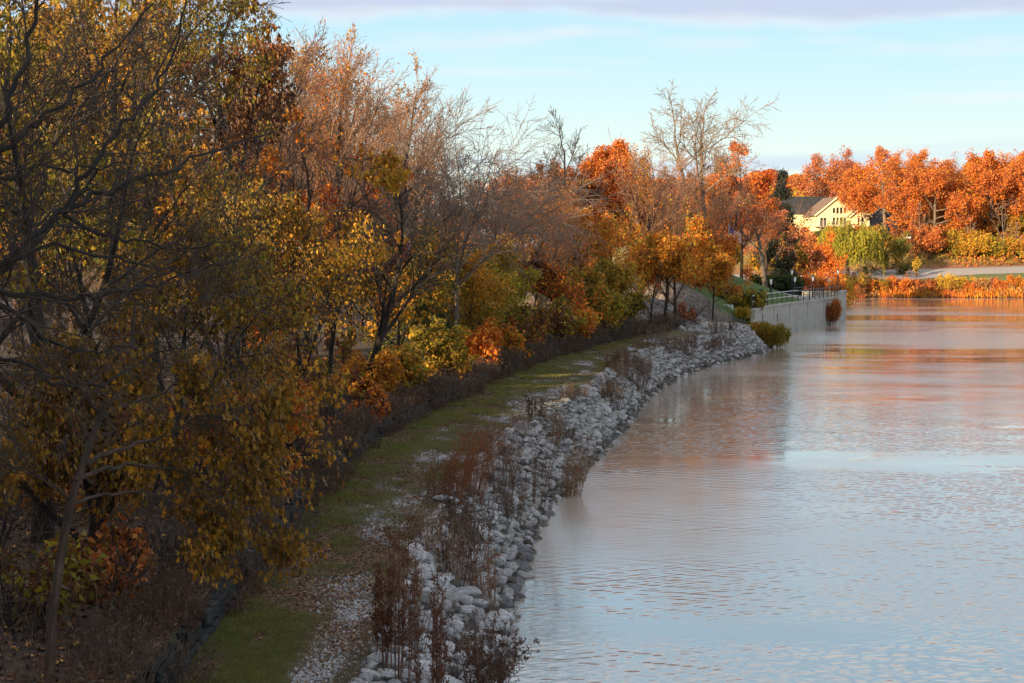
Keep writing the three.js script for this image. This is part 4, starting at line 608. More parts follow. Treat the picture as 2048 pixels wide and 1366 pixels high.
  dome(1512, 680, 117, 648, 0.45, 'taller olive bush tucked between the rocks and the concrete wall', ['olive'], 0.2);
  dome(1655, 648, 149, 598, 0.28, 'orange-brown bush growing from the water against the concrete wall', ['rust', 'dim', 'orange'], -0.2);
  // hedge on the hill
  const hp = onLand(1560, 166, 0), hedge = { seed: 3, h: at(1560, 548, 166).y - hp.y, r: 0.05, stems: 12, splay: 0.9, spreadBase: 1.4, trunk: 0.9, k: [9, 6, 4], levels: 2, ang: [0.8, 0.6, 0.6], st: [0.1, 0.2, 0.15], ratio: [0.5, 0.5, 0.5], sides: [5, 3, 3], segs: [5, 4, 3], leaf: leaf(['dark', 'green'], { n: 8, at: 4, size: 0.24, gap: 0.1, droop: 0, spread: 0.6 }) };
  plant('evergreen_hedge', 'dark evergreen hedge bush at the foot of the grass slope', 'hedge', hp, hedge, BARK.dark, TWIG.dark);
}

// ---------------------------------------------------------------- the woods behind: more bare and leafy trees, each its own
{
  const mk = (seed, kind, h) => kind === 'bare' ? [bareTree(seed, h, { k: [10, 8, 7, 5], ang: [0.6, 0.58, 0.6, 0.6], ratio: [0.5, 0.5, 0.5, 0.5], minR: 0.012, leaf: leaf(['gold', 'bronze', 'rust'], { n: 2, at: 1, gap: 0.5, freq: 0.4, size: 0.2 }) }), BARK.red, TWIG.red] : [leafy(seed, h, leaf(kind, { n: 5, size: 0.26, gap: 0.34, seed }), { k: [12, 7, 6, 4], ratio: [0.55, 0.5, 0.5, 0.5], st: [0.15, 0.25, 0.15, 0.1], skipLast: true }), BARK.brown, TWIG.brown];
  const spots = [
    ['bare', 505, 90, 85, 'rosy bare tree showing behind the brown-leaved tree'], ['bare', 610, 96, 70, 'rosy bare tree far back between the tall reddish trees'], ['bare', 700, 100, 90, 'rosy bare tree far back, above the red-leaved tree'], ['bare', 785, 104, 150, 'rosy bare tree far back, above the olive maple'],
    ['bare', 560, 74, 150, 'rosy bare tree of middle height near the brown-leaved tree'], ['bare', 680, 84, 190, 'rosy bare tree of middle height behind the dark leaning tree'], ['bare', 780, 92, 240, 'rosy bare tree of middle height above the dull gold tree'], ['bare', 860, 108, 262, 'rosy bare tree behind the crown of the drooping dome tree'], ['bare', 950, 112, 335, 'rosy bare tree low on the skyline past the drooping dome tree'], ['bare', 1040, 118, 325, 'rosy bare tree low on the skyline before the dark spire tree'], ['bare', 1170, 126, 330, 'rosy bare tree on the skyline between spire tree and orange maple'],
    ['bare', 1310, 138, 300, 'rosy bare tree behind the dense one beside the orange maple'], ['bare', 1440, 150, 300, 'rosy bare tree under the tall pale crown on the skyline'], ['bare', 1335, 118, 400, 'rosy bare tree over the olive and gold tree'],
    [['orange', 'rust'], 560, 108, 235, 'orange tree glowing far back beneath the reddish twigs'], [['rust', 'red'], 690, 118, 300, 'red-orange tree far back between the bare trunks'], [['rust', 'pink'], 800, 122, 330, 'pinkish rust tree far back in the middle woods'], [['gold', 'rust'], 900, 112, 400, 'gold and rust tree behind the dull gold tree'], [['rust', 'pink'], 1010, 130, 345, 'pinkish rust tree behind the low bare trees'], [['rust', 'dim'], 1095, 134, 325, 'dusky rust tree on the skyline by the dark spire tree'], [['rust', 'orange'], 1150, 118, 420, 'rust tree below the domed orange maple'],
    [['gold', 'brown'], 420, 62, 300, 'gold and brown tree behind the brown-leaved crown, lower than it'], [['gold', 'olive'], 150, 48, -60, 'gold tree deep behind the straight dark trunk'], [['gold', 'orange'], 40, 60, 40, 'gold tree furthest back behind the bare limbs'], [['gold', 'orange'], 270, 66, 150, 'gold-orange tree far back in the golden woods'], [['rust', 'orange'], 390, 80, 260, 'orange tree seen in gaps of the olive maple'], [['orange', 'gold'], 120, 80, 330, 'amber tree low behind the golden woods'],
    [['orange', 'gold'], 1400, 124, 440, 'amber tree between the orange tree and the tall pale two-stemmed tree'],
  ], protos = new Map();
  for (const [kind, px, d, top, label] of spots) {
    const [p, h] = place(px, d, top), key = String(kind);
    const list = protos.get(key) || protos.set(key, []).get(key), R = rng(px * 3 + d);
    if (list.length < (kind === 'bare' ? 4 : 1)) { const [o, b, t] = mk(900 + px, kind, h); list.push([plant(kind === 'bare' ? 'bare_tree' : 'maple_tree', label, 'tree', p, o, b, t), h]); }
    else { const [src, h0] = list[Math.floor(R() * list.length)]; again(src, label, p, R() * 6.28, h / h0); }
  }
}

// ---------------------------------------------------------------- the far bank: oaks, willow, shrubs, reeds
{
  const farR = rng(61), oakO = (seed, h, pal, o = {}) => ({ seed, h, r: h * 0.02, trunk: 0.62, k: [14, 7, 6, 4], ang: [1.15, 0.8, 0.75, 0.6], trop: [0.03, 0.015, 0.02, 0.01, 0], st: [0.27, 0.25, 0.15, 0.1], ratio: [0.5, 0.52, 0.5, 0.5], minR: 0.03, skipLast: true, shape: (t) => 1.05 - 0.35 * t, segs: [8, 5, 3, 2, 1], sides: [8, 5, 3, 3, 3], wig: [0.05, 0.16, 0.22, 0.26, 0.3], leaf: leaf(pal, { n: 6, at: 2, size: 0.36, gap: 0.42, freq: 0.4, droop: 0.2, wide: 0.7, seed: seed + 2, spread: 1.2 }), ...o });
  const oak = (px, d, top, label, pal, o) => { const [p, h] = place(px, d, top); return plant('oak_tree', label, 'tree', p, oakO(Math.round(px + d), h, pal, o), BARK.pale, TWIG.brown); };
  const protos = [
    oak(1768, 298, 292, 'broad bright orange oak beside the cream house', ['orange', 'rust'], { r: 0.5, st: [0.42, 0.25, 0.15, 0.1], trunk: 0.7 }),
    oak(1866, 292, 318, 'orange oak with pale straight trunk on the slope above the road', ['orange', 'rust'], { r: 0.42, st: [0.3, 0.25, 0.15, 0.1] }),
    oak(1980, 298, 300, 'tall orange oak with rosy branches near the frame edge', ['rust', 'orange'], {}),
    oak(1640, 340, 297, 'pinkish half-bare oak standing behind the cream house roof', ['pink', 'rust'], { k: [12, 8, 7, 4] }),
    oak(1920, 322, 310, 'golden-orange oak in the second row over the bare saplings', ['gold', 'orange', 'lime'], {}),
    oak(1700, 345, 298, 'red-pink oak over the dark roof of the cream house', ['red', 'pink', 'rust'], {}),
  ];
  const cl = (src, px, d, top, label, s2 = 1) => { const p0 = protos[src], [p, h] = place(px, d, top), b = p0.userData.h; again(p0, label, p, farR() * 6.28, [(h / hs[src]) * s2, h / hs[src], (h / hs[src]) * s2]); };
  const hs = [[1768, 298, 292], [1866, 292, 318], [1980, 298, 300], [1640, 340, 297], [1920, 322, 310], [1700, 345, 298]].map((a) => place(...a)[1]);
  cl(2, 2045, 304, 294, 'red-orange oak at the end of the far row, with the highest crown'); cl(0, 1810, 318, 300, 'orange oak behind the white street sign pole'); cl(3, 1890, 330, 310, 'pinkish oak between two orange crowns on the far skyline');
  cl(0, 2010, 330, 305, 'orange oak deep in the second row of the far woods'); cl(4, 1590, 350, 345, 'golden-orange oak at the outer end of the dark roof'); cl(1, 1668, 352, 318, 'rust oak behind the ridge of the cream house'); cl(2, 1775, 345, 315, 'rust oak behind the grey house'); cl(5, 1950, 345, 318, 'red-pink oak filling the gap behind the bare saplings'); cl(4, 1855, 350, 312, 'golden oak furthest back over the slope'); cl(3, 2070, 335, 300, 'pinkish oak past the end of the far row'); cl(2, 2100, 306, 310, 'orange oak cut by the frame edge'); cl(1, 2150, 320, 300, 'orange oak outside the frame edge of the far woods', 1.1);
  for (const [px, d, top, label] of [[1935, 284, 430, 'thin pale bare sapling under the orange oaks, first of the slender ones'], [2006, 282, 400, 'tall thin pale bare sapling near the frame edge'], [2030, 286, 440, 'forked pale sapling beside the tall thin one'], [1835, 288, 400, 'grey leaning bare tree under the orange crowns by the sign pole'], [1800, 290, 470, 'short dark bare tree beside the grey house']]) {
    const [p, h] = place(px, d, top); plant('pale_sapling', label, 'tree', p, bareTree(px + d, h, { r: 0.13, k: [5, 4, 3, 2], levels: 3, minR: 0.025, sides: [6, 4, 3, 3, 3], segs: [6, 4, 3, 2, 1], ratio: [0.35, 0.5, 0.5, 0.5] }), BARK.pale, TWIG.pale);
  }
  // yellow tree by the roof's outer end
  { const [p, h] = place(1572, 330, 372); plant('maple_tree', 'bright yellow tree at the outer end of the dark house roof', 'tree', p, oakO(5, h, ['yellow'], { k: [10, 7, 5, 3] }), BARK.brown, TWIG.brown); }
  // willow: strands hang from arching limbs
  {
    const R = rng(19), d = 258, p = onLand(1694, d), h = at(1694, 440, d).y - p.y, t = thing('willow_tree', 'yellow-green weeping willow standing at the junction before the cream house', 'tree', p), lv = new MB(), tw = new MB(), tr = new MB();
    part('trunk', tr.tube([V3(0, -0.2, 0), V3(0.1, 1.6, 0), V3(-0.1, 3.2, 0.1)], [0.42, 0.32, 0.26], 8), BARK.brown, t);
    for (let k = 0; k < 11; k++) { const a = (k / 11) * 6.28 + R() * 0.4, rr = 1.4 + 2.6 * R(), top = h * (0.62 + 0.36 * (1 - rr / 4.4)), m = new MB(); m.tube([V3(-0.1, 2.4 + 0.8 * R(), 0.1), V3(Math.cos(a) * rr * 0.4, top * 0.72, Math.sin(a) * rr * 0.4), V3(Math.cos(a) * rr, top, Math.sin(a) * rr)], [0.16, 0.1, 0.03], 5); part('limb', m, BARK.brown, t); }
    for (let k = 0; k < 1500; k++) {
      const a = R() * 6.28, rr = 5.8 * Math.sqrt(R()), lump = 0.82 + 0.4 * noise3(Math.cos(a) * 2 + 5, rr * 0.7, Math.sin(a) * 2), y0 = h * (0.5 + 0.5 * Math.sqrt(Math.max(0, 1 - (rr / 6.2) ** 2))) * lump * (0.75 + 0.25 * R()), x = Math.cos(a) * rr, z = Math.sin(a) * rr, len = Math.min(y0 - 0.5, 1.2 + 2.4 * R()), shade = PAL.lime[Math.floor(R() * 3)], g = noise3(x * 0.8, 2, z * 0.8) > 0.62 ? 0.6 : 1; if (len <= 0.3) continue;
      const n = Math.ceil(len / 0.3); for (let i = 0; i < n; i++) { const s = (i + R()) / n, f = g * (0.7 + 0.6 * R()); lv.leaf(V3(x * (1 + 0.05 * s) + (R() - 0.5) * 0.3, y0 - s * len, z * (1 + 0.05 * s) + (R() - 0.5) * 0.3), V3((R() - 0.5) * 0.7, -1, (R() - 0.5) * 0.7).normalize(), turned(V3(0, -1, 0), Math.PI / 2, R() * 6.28), 0.5, 0.16, shade.map((v) => v * f)); }
    }
    part('crown', lv, LEAF, t, 'stuff');
    // a darker green tree stands close behind it
    const [q, hh] = place(1768, 268, 452); plant('green_tree', 'dull green shrubby tree close behind the willow', 'tree', q, oakO(77, hh, ['green', 'olive'], { k: [10, 7, 5, 3], ratio: [0.6, 0.5, 0.5, 0.5], st: [0.05, 0.2, 0.15, 0.1] }), BARK.brown, TWIG.brown);
  }
  // bushes under the oaks
  const bushO = (seed, h, pal, o = {}) => ({ seed, h, r: 0.06, stems: 9, splay: 0.8, spreadBase: 1.2, trunk: 0.9, k: [8, 5, 3], levels: 2, ang: [0.7, 0.6, 0.5], st: [0.15, 0.2, 0.15], ratio: [0.45, 0.5, 0.5], sides: [4, 3, 3], segs: [4, 3, 2], minR: 0.02, skipLast: true, leaf: leaf(pal, { n: 6, at: 3, size: 0.34, wide: 0.6, gap: 0.25, droop: 0.1, seed, spread: 0.9 }), ...o });
  const bush = (px, d, top, label, pal, o, name = 'bush') => { const [p, h] = place(px, d, top); return plant(name, label, 'bush', p, bushO(Math.round(px * 2 + d), h, pal, o), BARK.brown, TWIG.brown); };
  for (const [px, d, top, label, pal] of [[1850, 284, 455, 'rusty red bush at the foot of the pale-trunked oak', ['rust', 'dim']], [1905, 285, 462, 'yellow bush on the slope right beside the pale-trunked oak', ['lime', 'gold']], [1945, 283, 468, 'gold and yellow bush below the bare saplings', ['yellow', 'gold']], [1985, 284, 474, 'green and gold bush below the bare saplings', ['olive', 'lime']], [2030, 283, 478, 'yellow-green bush near the frame edge on the slope', ['lime', 'gold']], [1820, 290, 455, 'brown bush under the leaning bare tree', ['dim', 'rust']], [1770, 292, 478, 'olive bush behind the willow on the lawn slope', ['olive', 'gold']], [1735, 300, 455, 'red bush at the corner of the grey house', ['red', 'rust']], [1610, 290, 470, 'dark green bush below the house deck', ['green', 'olive']], [1655, 296, 462, 'dark bush under the deck posts', ['green', 'dim']], [1570, 262, 492, 'gold bush on the rust-coloured lawn edge', ['gold', 'olive']], [1668, 288, 480, 'olive bush close to the willow under the deck', ['olive', 'green']], [1880, 300, 440, 'olive bush high on the slope between trunks', ['olive', 'gold']], [1960, 300, 440, 'gold bush high on the slope between the trunks', ['gold', 'rust']], [2040, 300, 430, 'olive and gold bush high on the slope at the frame edge', ['olive', 'gold']], [2090, 290, 460, 'gold bush past the frame edge', ['gold', 'olive']]]) bush(px, d, top, label, pal);
  { const p = onLand(1832, 261), h = at(1832, 514, 261).y - p.y; plant('yellow_sapling', 'small bright yellow sapling at the picnic table', 'tree', p, { seed: 4, h, r: 0.05, trunk: 0.85, k: [8, 5, 3], levels: 2, ang: [0.6, 0.6, 0.5], st: [0.35, 0.2, 0.1], ratio: [0.4, 0.5, 0.5], minR: 0.02, leaf: leaf(['yellow'], { n: 5, at: 3, size: 0.3, gap: 0.1, spread: 0.4 }) }, BARK.brown, TWIG.brown); }
  // shrubs and reeds at the water
  const shore = (px, top, label, pal, dd = 241, o = {}) => { const p = onLand(px, dd), h = Math.max(0.8, at(px, top, dd).y - p.y); return plant('bank_shrub', label, 'shrub', p, bushO(Math.round(px * 3), h, pal, { splay: 0.5, stems: 8, leaf: leaf(pal, { n: 4, at: 3, size: 0.3, wide: 0.35, gap: 0.2, droop: -0.4, seed: px, spread: 0.6 }), ...o }), BARK.brown, TWIG.brown); };
  for (const [px, top, label, pal, dd] of [[1598, 556, 'orange shrub behind the walkway railing, nearest to the white pole', ['orange', 'rust'], 190], [1618, 562, 'rust and orange shrub in the middle behind the walkway railing', ['rust', 'orange'], 192], [1638, 556, 'orange shrub behind the railing beside the yellow one', ['orange', 'rust'], 195], [1657, 553, 'yellow shrub behind the end of the railing', ['yellow', 'gold'], 198], [1690, 570, 'brown shrub at the corner where the far bank begins', ['rust', 'dim'], 236], [1708, 549, 'pale yellow plume-like shrub at the water under the willow', ['yellow', 'pink'], 240], [1735, 562, 'orange shrub on the far bank past the pale plumes', ['orange', 'gold'], 241], [1765, 560, 'olive and orange shrub on the far bank', ['olive', 'orange'], 241], [1795, 556, 'tall rust shrub on the far bank before the picnic table', ['rust', 'orange'], 242], [1850, 560, 'rust shrub on the far bank past the yellow sapling', ['rust', 'dim'], 242], [1898, 553, 'pale cream shrub standing out on the far bank', ['yellow', 'pink'], 241], [1930, 566, 'orange shrub between two pale shrubs on the far bank', ['orange', 'rust'], 242], [1958, 556, 'twin pale plumes among rust shrubs on the far bank', ['yellow', 'pink'], 241.5], [2000, 560, 'rust and orange shrub toward the frame edge on the far bank', ['rust', 'orange'], 242], [2038, 554, 'orange shrub at the frame edge on the far bank', ['orange', 'gold'], 242]]) shore(px, top, label, pal, dd);
  const reeds = new MB(), R = rng(90), cols = [...PAL.rust, ...PAL.orange, ...PAL.gold, ...PAL.pink, [0.3, 0.2, 0.08]];
  for (let k = 0; k < 26000; k++) { const x = 40 + 95 * R(), d = farShore(x) - 0.3 + 8.5 * R() ** 1.4, clump = fbm2(x * 0.35, d * 0.5, 3), y = landHeight(x, d), hh = (0.4 + 1.5 * clump) * (0.5 + 0.6 * R()), c = cols[Math.min(cols.length - 1, Math.floor(((fbm2(x * 0.5 + 7, d * 0.3, 2) - 0.5) * 1.6 + 0.5 + (R() - 0.5) * 0.5) * cols.length))] || cols[0], f = 0.7 + 0.6 * R(); reeds.leaf(V3(x, y + R() * hh * 0.5, -d), V3((R() - 0.5) * 0.6, 1, (R() - 0.5) * 0.6).normalize(), turned(V3(0, 1, 0), Math.PI / 2, R() * 6.28), hh * 0.6, 0.18, c.map((v) => v * f)); }
  const slope = new MB(), sc = [...PAL.gold, ...PAL.olive, ...PAL.rust, ...PAL.lime, ...PAL.dim];
  for (let k = 0; k < 15000; k++) { const x = 62 + 100 * R(), v = 39 + 26 * R(), d = farShore(x) + v, cl2 = fbm2(x * 0.25 + 3, d * 0.3, 3); if (x < 80 && v < 52 && R() < 0.85) continue; const hh = 3.2 * Math.max(0, cl2 - 0.3), c = sc[clamp(Math.floor((fbm2(x * 0.3 + 17, d * 0.35, 3) * 1.5 - 0.25 + (R() - 0.5) * 0.3) * sc.length), 0, sc.length - 1)], f = 0.7 + 0.6 * R(), dd = V3(R() - 0.5, R() - 0.2, R() - 0.5).normalize(); slope.leaf(V3(x, landHeight(x, d) + hh * R(), -d), dd, turned(dd, Math.PI / 2, R() * 6.28), 0.5, 0.34, c.map((q) => q * f)); }
  part('slope_undergrowth', slope, LEAF, scene, 'stuff'); scene.children[scene.children.length - 1].userData.label = 'gold and rust low growth under the oaks above the road';
  part('bank_reeds', reeds, LEAF, scene, 'stuff'); scene.children[scene.children.length - 1].userData.label = 'rust and gold reeds along the water of the far bank';
}

// ---------------------------------------------------------------- dry weeds among the rocks
{
  const weedM = std([0.13, 0.058, 0.032], { roughness: 1 }), rustM = std([0.24, 0.09, 0.035], { roughness: 1 }), greyM = std([0.125, 0.088, 0.062], { roughness: 1 }), tanM = std([0.28, 0.18, 0.11], { roughness: 1 });
  function weed(name, label, pos, o, m, m2) {
    const R = rng(o.seed), t = thing(name, label, o.cat || 'weed', pos, 0, o.group), seeds = new MB(), stems = new MB();
    for (let k = 0; k < o.n; k++) {
      const a = R() * 6.28, r = o.spread * Math.sqrt(R()), h = o.h * (0.55 + 0.5 * R()), b = V3(Math.cos(a) * r, -0.15, Math.sin(a) * r), tip = V3(b.x + Math.cos(a) * o.splay * h * R() + (o.lean || 0) * h, h, b.z + Math.sin(a) * o.splay * h * R()), mid = b.clone().lerp(tip, 0.55); mid.x -= (o.lean || 0) * h * 0.3; mid.x += (R() - 0.5) * 0.05;
      const mb = o.n <= 14 ? new MB() : stems; mb.tube([b, mid, tip], [o.r, o.r * 0.8, o.r * 0.3], 3);
      if (o.n <= 14) part('stem', mb, m, t);
      for (let j = 0; j < o.side; j++) { const f = 0.3 + 0.7 * R(), p = f < 0.55 ? b.clone().lerp(mid, f / 0.55) : mid.clone().lerp(tip, (f - 0.55) / 0.45), d = turned(tip.clone().sub(mid).normalize(), 0.3 + 0.6 * R(), R() * 6.28), L = h * (o.sideLen || 0.22) * (0.5 + R()) * (1.2 - f * 0.6), e = p.clone().addScaledVector(d, L); stems.tube([p, e], [o.r * 0.55, o.r * 0.25], 3);
        for (let s = 0; s < (o.seedN ?? 4); s++) { const q = p.clone().lerp(e, 0.25 + 0.75 * R()), dd = turned(d, 0.5 + R(), R() * 6.28); const f2 = 0.7 + 0.6 * R(); seeds.leaf(q, dd, turned(dd, Math.PI / 2, R() * 6.28), (o.seedL || 0.05) * (0.6 + 0.8 * R()), (o.seedL || 0.05) * 0.45, (o.tint || [0.13, 0.06, 0.035]).map((v) => v * f2)); } }
    }
    if (stems.count) part(o.n <= 14 ? 'side_stems' : 'stems', stems, m, t, 'stuff'); if (seeds.count) part('seed_heads', seeds, LEAF, t, 'stuff'); return t;
  }
  const W = (px, py, d, topPy, o, name, label, m) => { const p = at(px, py, d); p.y = landHeight(p.x, d); return weed(name, label, p, { seed: px * 3 + d, h: at(px, topPy, d).y - p.y, ...o }, m); };
  const tall = { n: 14, spread: 0.2, splay: 0.1, r: 0.008, side: 18, sideLen: 0.09, seedN: 9, seedL: 0.04, tint: [0.16, 0.06, 0.03] };
  W(792, 1320, 20.4, 1048, tall, 'tall_weed', 'tall rust-brown weed with the highest thin stalks at the edge of the rocks', weedM);
  W(862, 1366, 19.4, 1130, { ...tall, n: 14 }, 'tall_weed', 'tall rust-brown weed between the highest stalks and the dark bushy weed', weedM);
  W(760, 1300, 20.6, 1135, { ...tall, n: 8 }, 'tall_weed', 'slim brown weed on the path side of the highest stalks', weedM);
  W(965, 1330, 22.6, 1190, { ...tall, n: 14, splay: 0.5, sideLen: 0.22, tint: [0.1, 0.055, 0.035] }, 'bushy_weed', 'dark bushy weed with spreading stems on the rocks near the water', weedM);
  W(972, 1372, 23.2, 1255, { n: 9, spread: 0.15, splay: 0.2, lean: 0.6, r: 0.006, side: 9, sideLen: 0.2, seedN: 8, seedL: 0.05, tint: [0.1, 0.06, 0.045] }, 'leaning_weed', 'leaning weed whose thin stalks reach out over the water', weedM);
  W(958, 1390, 22.6, 1285, { n: 8, spread: 0.2, splay: 0.4, lean: 0.2, r: 0.006, side: 9, sideLen: 0.2, seedN: 8, seedL: 0.05, tint: [0.1, 0.06, 0.045] }, 'leaning_weed', 'lower weed beneath the stalks that lean over the water', weedM);
  const grassy = { n: 120, spread: 0.28, splay: 0.16, lean: 0.32, r: 0.0045, side: 2, sideLen: 0.12, seedN: 2, seedL: 0.06, tint: [0.26, 0.09, 0.03] };
  W(905, 985, 33.6, 855, grassy, 'rust_grass', 'tall rust-coloured grass clump bending over the path edge', rustM);
  W(945, 950, 35.4, 845, { ...grassy, n: 120 }, 'rust_grass', 'rust-coloured grass behind the tallest bending clump', rustM);
  W(876, 1005, 33.2, 910, { ...grassy, n: 40, lean: 0.1 }, 'rust_grass', 'thin upright rust grass at the path side of the bending clump', weedM);
  W(1140, 920, 44, 880, { ...grassy, n: 130, lean: 0.25 }, 'tan_grass', 'low tan grass tuft among the white rocks by the water', tanM);
  W(1005, 935, 38, 850, { ...grassy, n: 80, lean: 0, splay: 0.3 }, 'brown_grass', 'brown twiggy clump past the rust grass', greyM);
  W(1060, 930, 40.5, 850, { n: 30, spread: 0.45, splay: 0.4, r: 0.006, side: 8, sideLen: 0.25, seedN: 4, seedL: 0.05, tint: [0.09, 0.06, 0.045] }, 'bushy_weed', 'dark bushy weed in the hollow of the rocks past the rust grass', weedM);
  W(940, 1090, 30, 985, { n: 34, spread: 0.5, splay: 0.45, r: 0.006, side: 8, sideLen: 0.25, seedN: 4, seedL: 0.05, tint: [0.1, 0.07, 0.05] }, 'bushy_weed', 'wide grey-brown bushy weed below the rust grass', greyM);
  W(905, 1130, 27.6, 1020, { n: 26, spread: 0.4, splay: 0.35, r: 0.006, side: 8, sideLen: 0.25, seedN: 4, seedL: 0.05, tint: [0.1, 0.06, 0.045] }, 'bushy_weed', 'brown bushy weed beside the gravel of the path', weedM);
  W(965, 1170, 28, 1080, { ...grassy, n: 80, lean: -0.1 }, 'tan_grass', 'tan grass tuft drooping over rocks below the bushy weed', tanM);
  // smaller ones, clones of a few
  const protoP = V3(0, 0, 0), protos = [
    weed('dry_weed', 'dry brown weed growing among the white rocks', protoP, { seed: 5, n: 16, h: 0.9, spread: 0.25, splay: 0.35, r: 0.007, side: 7, sideLen: 0.25, seedN: 5, seedL: 0.06, tint: [0.13, 0.075, 0.05], group: 'dry weeds among the rocks' }, weedM),
    weed('dry_weed', 'dry brown weed growing among the white rocks', protoP, { seed: 6, n: 40, h: 0.8, spread: 0.35, splay: 0.4, r: 0.006, side: 4, sideLen: 0.2, seedN: 3, seedL: 0.06, tint: [0.2, 0.12, 0.075], group: 'dry weeds among the rocks' }, greyM),
    weed('dry_weed', 'dry brown weed growing among the white rocks', protoP, { seed: 7, n: 70, h: 0.8, spread: 0.3, splay: 0.3, lean: 0.2, r: 0.005, side: 2, sideLen: 0.15, seedN: 2, seedL: 0.06, tint: [0.24, 0.13, 0.07], group: 'dry weeds among the rocks' }, tanM),
  ];
  const R = rng(33), taken = [0, 0, 0];
  for (let k = 0; k < 64; k++) { const d = 20 + 88 * R() ** 0.8, u = 0.3 + 1.4 * R(), x = shoreX(d) - u / shoreCos(d); if (fbm2(d * 0.3, u * 0.7 + 3, 3) < 0.5 && R() < 0.5) continue; const p = V3(x, landHeight(x, d), -d), i = Math.floor(R() * 3), s = (0.6 + 0.7 * R()) * (d > 60 ? 1.15 : 0.9); if (!taken[i]) { taken[i] = 1; protos[i].position.copy(p); protos[i].rotation.y = R() * 6.28; } else again(protos[i], protos[i].userData.label, p, R() * 6.28, s); }
  // dead grass hanging over the block wall
  const tufts = [0, 1].map((i) => weed('grass_tussock', 'grey tussock of dead grass hanging over the dark block wall', protoP, { seed: 20 + i, n: 90, h: 0.5, spread: 0.35, splay: 0.9, r: 0.005, side: 1, sideLen: 0.3, seedN: 1, seedL: 0.1, tint: [0.12, 0.085, 0.06], cat: 'grass tussock', group: 'dead grass along the block wall' }, i ? greyM : weedM)); let first = [0, 0];
  for (let k = 0; k < 200; k++) { const d = 16 + 90 * (k / 200) + R(), x = shoreX(d) - (ledge(d) - 0.28 + 0.9 * R()) / shoreCos(d), p = V3(x, landHeight(x, d), -d), i = k % 2; const s = (0.55 + 0.5 * R()) * (1 + d / 160); if (!first[i]) { first[i] = 1; tufts[i].position.copy(p); } else again(tufts[i], tufts[i].userData.label, p, R() * 6.28, s); }
}

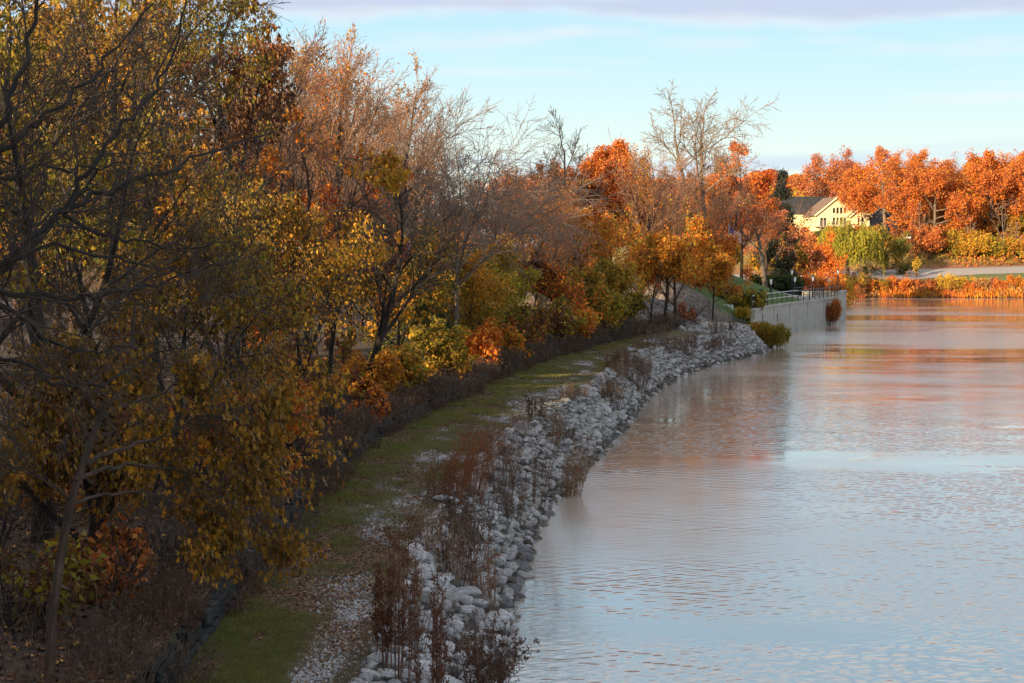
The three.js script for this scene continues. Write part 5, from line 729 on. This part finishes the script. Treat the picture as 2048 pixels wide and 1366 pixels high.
// ---------------------------------------------------------------- ground cover: grass, fallen leaves, gravel
{
  const R = rng(71), M = new THREE.Matrix4(), Q = new THREE.Quaternion(), E = new THREE.Euler(), col = new THREE.Color();
  const cover = (name, geo, mat, list) => { const m = new THREE.InstancedMesh(geo, mat, list.length); list.forEach(([p, e, s, c], i) => { M.compose(p, Q.setFromEuler(e), s); m.setMatrixAt(i, M); m.setColorAt(i, col.setRGB(...c)); }); m.name = name; m.userData.kind = 'stuff'; m.castShadow = m.receiveShadow = true; scene.add(m); };
  const tuft = new MB(); for (let k = 0; k < 9; k++) { const a = k * 2.4, r = 0.05 * R(), d = V3(Math.cos(a) * 0.5, 1, Math.sin(a) * 0.5).normalize(); tuft.leaf(V3(Math.cos(a) * r, 0, Math.sin(a) * r), d, turned(d, Math.PI / 2, R() * 6), 0.06, 0.012, [1, 1, 1]); }
  const lf = new MB(); lf.leaf(V3(-0.05, 0, 0), V3(1, 0, 0), V3(0, 0, 1), 0.1, 0.075, [1, 1, 1], true);
  const stone = new THREE.IcosahedronGeometry(1, 0);
  const g = [], l = [], s = [];
  for (let k = 0; k < 260000; k++) {
    const d = 15.5 + 80 * R() ** 1.7, lw = ledge(d), w = R(), u = lerp(1.5, lw + 0.3, w), x = shoreX(d) - u / shoreCos(d), c = landColor(x, d, 0), y = landHeight(x, d);
    const green = c[1] / Math.max(0.001, c[0]) + (R() - 0.5) * 0.5, stony = c[2] + (R() - 0.5) * 0.09 > 0.13, p = V3(x, y, -d), e = new THREE.Euler(0, R() * 6.28, 0), far = 1 + d / 60;
    if (green > 1.02 && !stony && R() < 0.7) { const f = 0.7 + 0.7 * R(), dry = R() * 0.75; g.push([p, e, V3(far, (0.5 + 0.6 * R()) * far * 0.8, far), [0, 1, 2].map((i) => lerp(c[i], [0.22, 0.16, 0.065][i], dry) * 1.1 * f)]); }
    else if (stony && R() < 0.45) { const q = 0.009 + 0.016 * R() * R(), gray = (v) => [v, v * 0.98, v * 0.97]; p.y += q * 0.3; s.push([p, new THREE.Euler(R() * 6, R() * 6, R() * 6), V3(q * 1.3 * far, q * 0.7 * far, q * far), gray(0.26 + 0.22 * R())]); }
    else if (R() < 0.4 && d < 60) { const f = 0.5 + R(); p.y += 0.012; l.push([p, new THREE.Euler((R() - 0.5) * 0.7, R() * 6.28, (R() - 0.5) * 0.7), V3(1, 1, 1).multiplyScalar(0.3 + 0.35 * R()), (R() < 0.93 ? [0.2, 0.11, 0.065] : [0.4, 0.2, 0.04]).map((v) => v * f)]); }
  }
  for (let k = 0; k < 26000; k++) { const d = 15 + 50 * R(), u = ledge(d) + 0.3 + 14 * R() ** 1.5, x = shoreX(d) - u / shoreCos(d); const f = 0.5 + R(); l.push([V3(x, landHeight(x, d) + 0.015, -d), new THREE.Euler((R() - 0.5) * 0.8, R() * 6.28, (R() - 0.5) * 0.8), V3(1, 1, 1).multiplyScalar(0.7 + 0.6 * R()), (R() < 0.8 ? [0.15, 0.07, 0.04] : [0.42, 0.22, 0.05]).map((v) => v * f)]); }
  const cm = std([1, 1, 1], { roughness: 1 });
  cover('path_grass', tuft.build(), leafCover(), g); cover('fallen_leaves', lf.build(), cm, l); cover('path_gravel', stone, cm, s);
  function leafCover() { return new THREE.MeshPhysicalMaterial({ color: 0xffffff, roughness: 1, transmission: 0.3, thickness: 0, side: THREE.DoubleSide, specularIntensity: 0.3 }); }
  // brambles and saplings in the dim corner of the woods
  const br = new MB(); for (let k = 0; k < 1700; k++) { const d = 15.5 + 26 * R(), u = ledge(d) + 0.25 + 7 * R() ** 1.3, x = shoreX(d) - u / shoreCos(d), p = V3(x, landHeight(x, d) - 0.05, -d), a = R() * 6.28, h = 0.4 + 0.9 * R(), q = V3(p.x + Math.cos(a) * h * 0.4, p.y + h, p.z + Math.sin(a) * h * 0.4), e = V3(q.x + Math.cos(a) * h * 0.6, q.y + (R() - 0.6) * h * 0.5, q.z + Math.sin(a) * h * 0.6); br.tube([p, q, e], [0.005, 0.004, 0.002], 3); }
  part('undergrowth', br, std([0.075, 0.045, 0.03], { roughness: 1 }), scene, 'stuff');
  // unseen wood beyond the frame, put there to shade the path from the low sun
  const crown = new MB(), RR = rng(8); crown.tube([V3(0, -0.5, 0), V3(0, 9, 0)], [0.25, 0.1], 5); while (crown.c.length < crown.p.length) crown.c.push(0.06, 0.045, 0.03);
  for (let k = 0; k < 700; k++) { const a = RR() * 6.28, y = RR(), r = 3.6 * Math.sqrt(Math.max(0, 1 - (y * 2 - 1) ** 2)) * Math.sqrt(RR()), p = V3(Math.cos(a) * r, 3 + y * 11, Math.sin(a) * r), d = turned(V3(0, -1, 0), 1.2 * RR(), RR() * 6.28), f = 0.7 + 0.6 * RR(), c = PAL.gold[Math.floor(RR() * 4)]; crown.leaf(p, d, turned(d, Math.PI / 2, RR() * 6.28), 0.75, 0.6, c.map((v) => v * f)); }
  const list = []; for (let k = 0; k < 170; k++) { const x = -14 - 95 * RR(), d = -75 + 195 * RR(); if (x > -0.36 * Math.max(0, d) - 9 - (d < 20 ? 4 : 0)) continue; const sc = 0.55 + 0.25 * RR(); list.push([V3(x, landHeight(x, d), -d), new THREE.Euler(0, RR() * 6.28, 0), V3(sc, sc * (0.85 + 0.25 * RR()), sc), [1, 1, 1]]); }
  for (let k = 0; k < 60; k++) { const x = -13 - 34 * RR(), d = 11 - 55 * RR(); if (x > -13 - Math.max(0, d) * 0.2) continue; const sc = 0.7 + 0.3 * RR(); list.push([V3(x, landHeight(x, d), -d), new THREE.Euler(0, RR() * 6.28, 0), V3(sc, sc, sc), [1, 1, 1]]); }  // more unseen trees, added to keep a sun patch off the water
  const cg = crown.build(); cover('unseen_woodland', cg, LEAF, list);
  const far = []; for (let k = 0; k < 420; k++) { const x = 10 + 230 * RR(), d = 350 + 90 * RR(), sc = 1.0 + 0.5 * RR(), tone = RR(); far.push([V3(x, landHeight(x, d), -d), new THREE.Euler(0, RR() * 6.28, 0), V3(sc * 1.2, sc * 0.78, sc * 1.2), tone < 0.5 ? [1.25, 0.62, 0.9] : tone < 0.8 ? [1.1, 0.5, 1] : [1, 0.9, 0.9]]); }
  for (let k = 0; k < 150; k++) { const x = 10 + 230 * RR(), d = 338 + 14 * RR(), sc = 0.9 + 0.4 * RR(); far.push([V3(x, landHeight(x, d) - 1.2, -d), new THREE.Euler(0, RR() * 6.28, 0), V3(sc * 1.3, sc * 0.5, sc * 1.3), RR() < 0.5 ? [0.8, 0.6, 0.9] : [0.6, 0.7, 0.9]]); }
  cover('far_woods', cg, LEAF, far);
}
renderer.render(scene, camera);
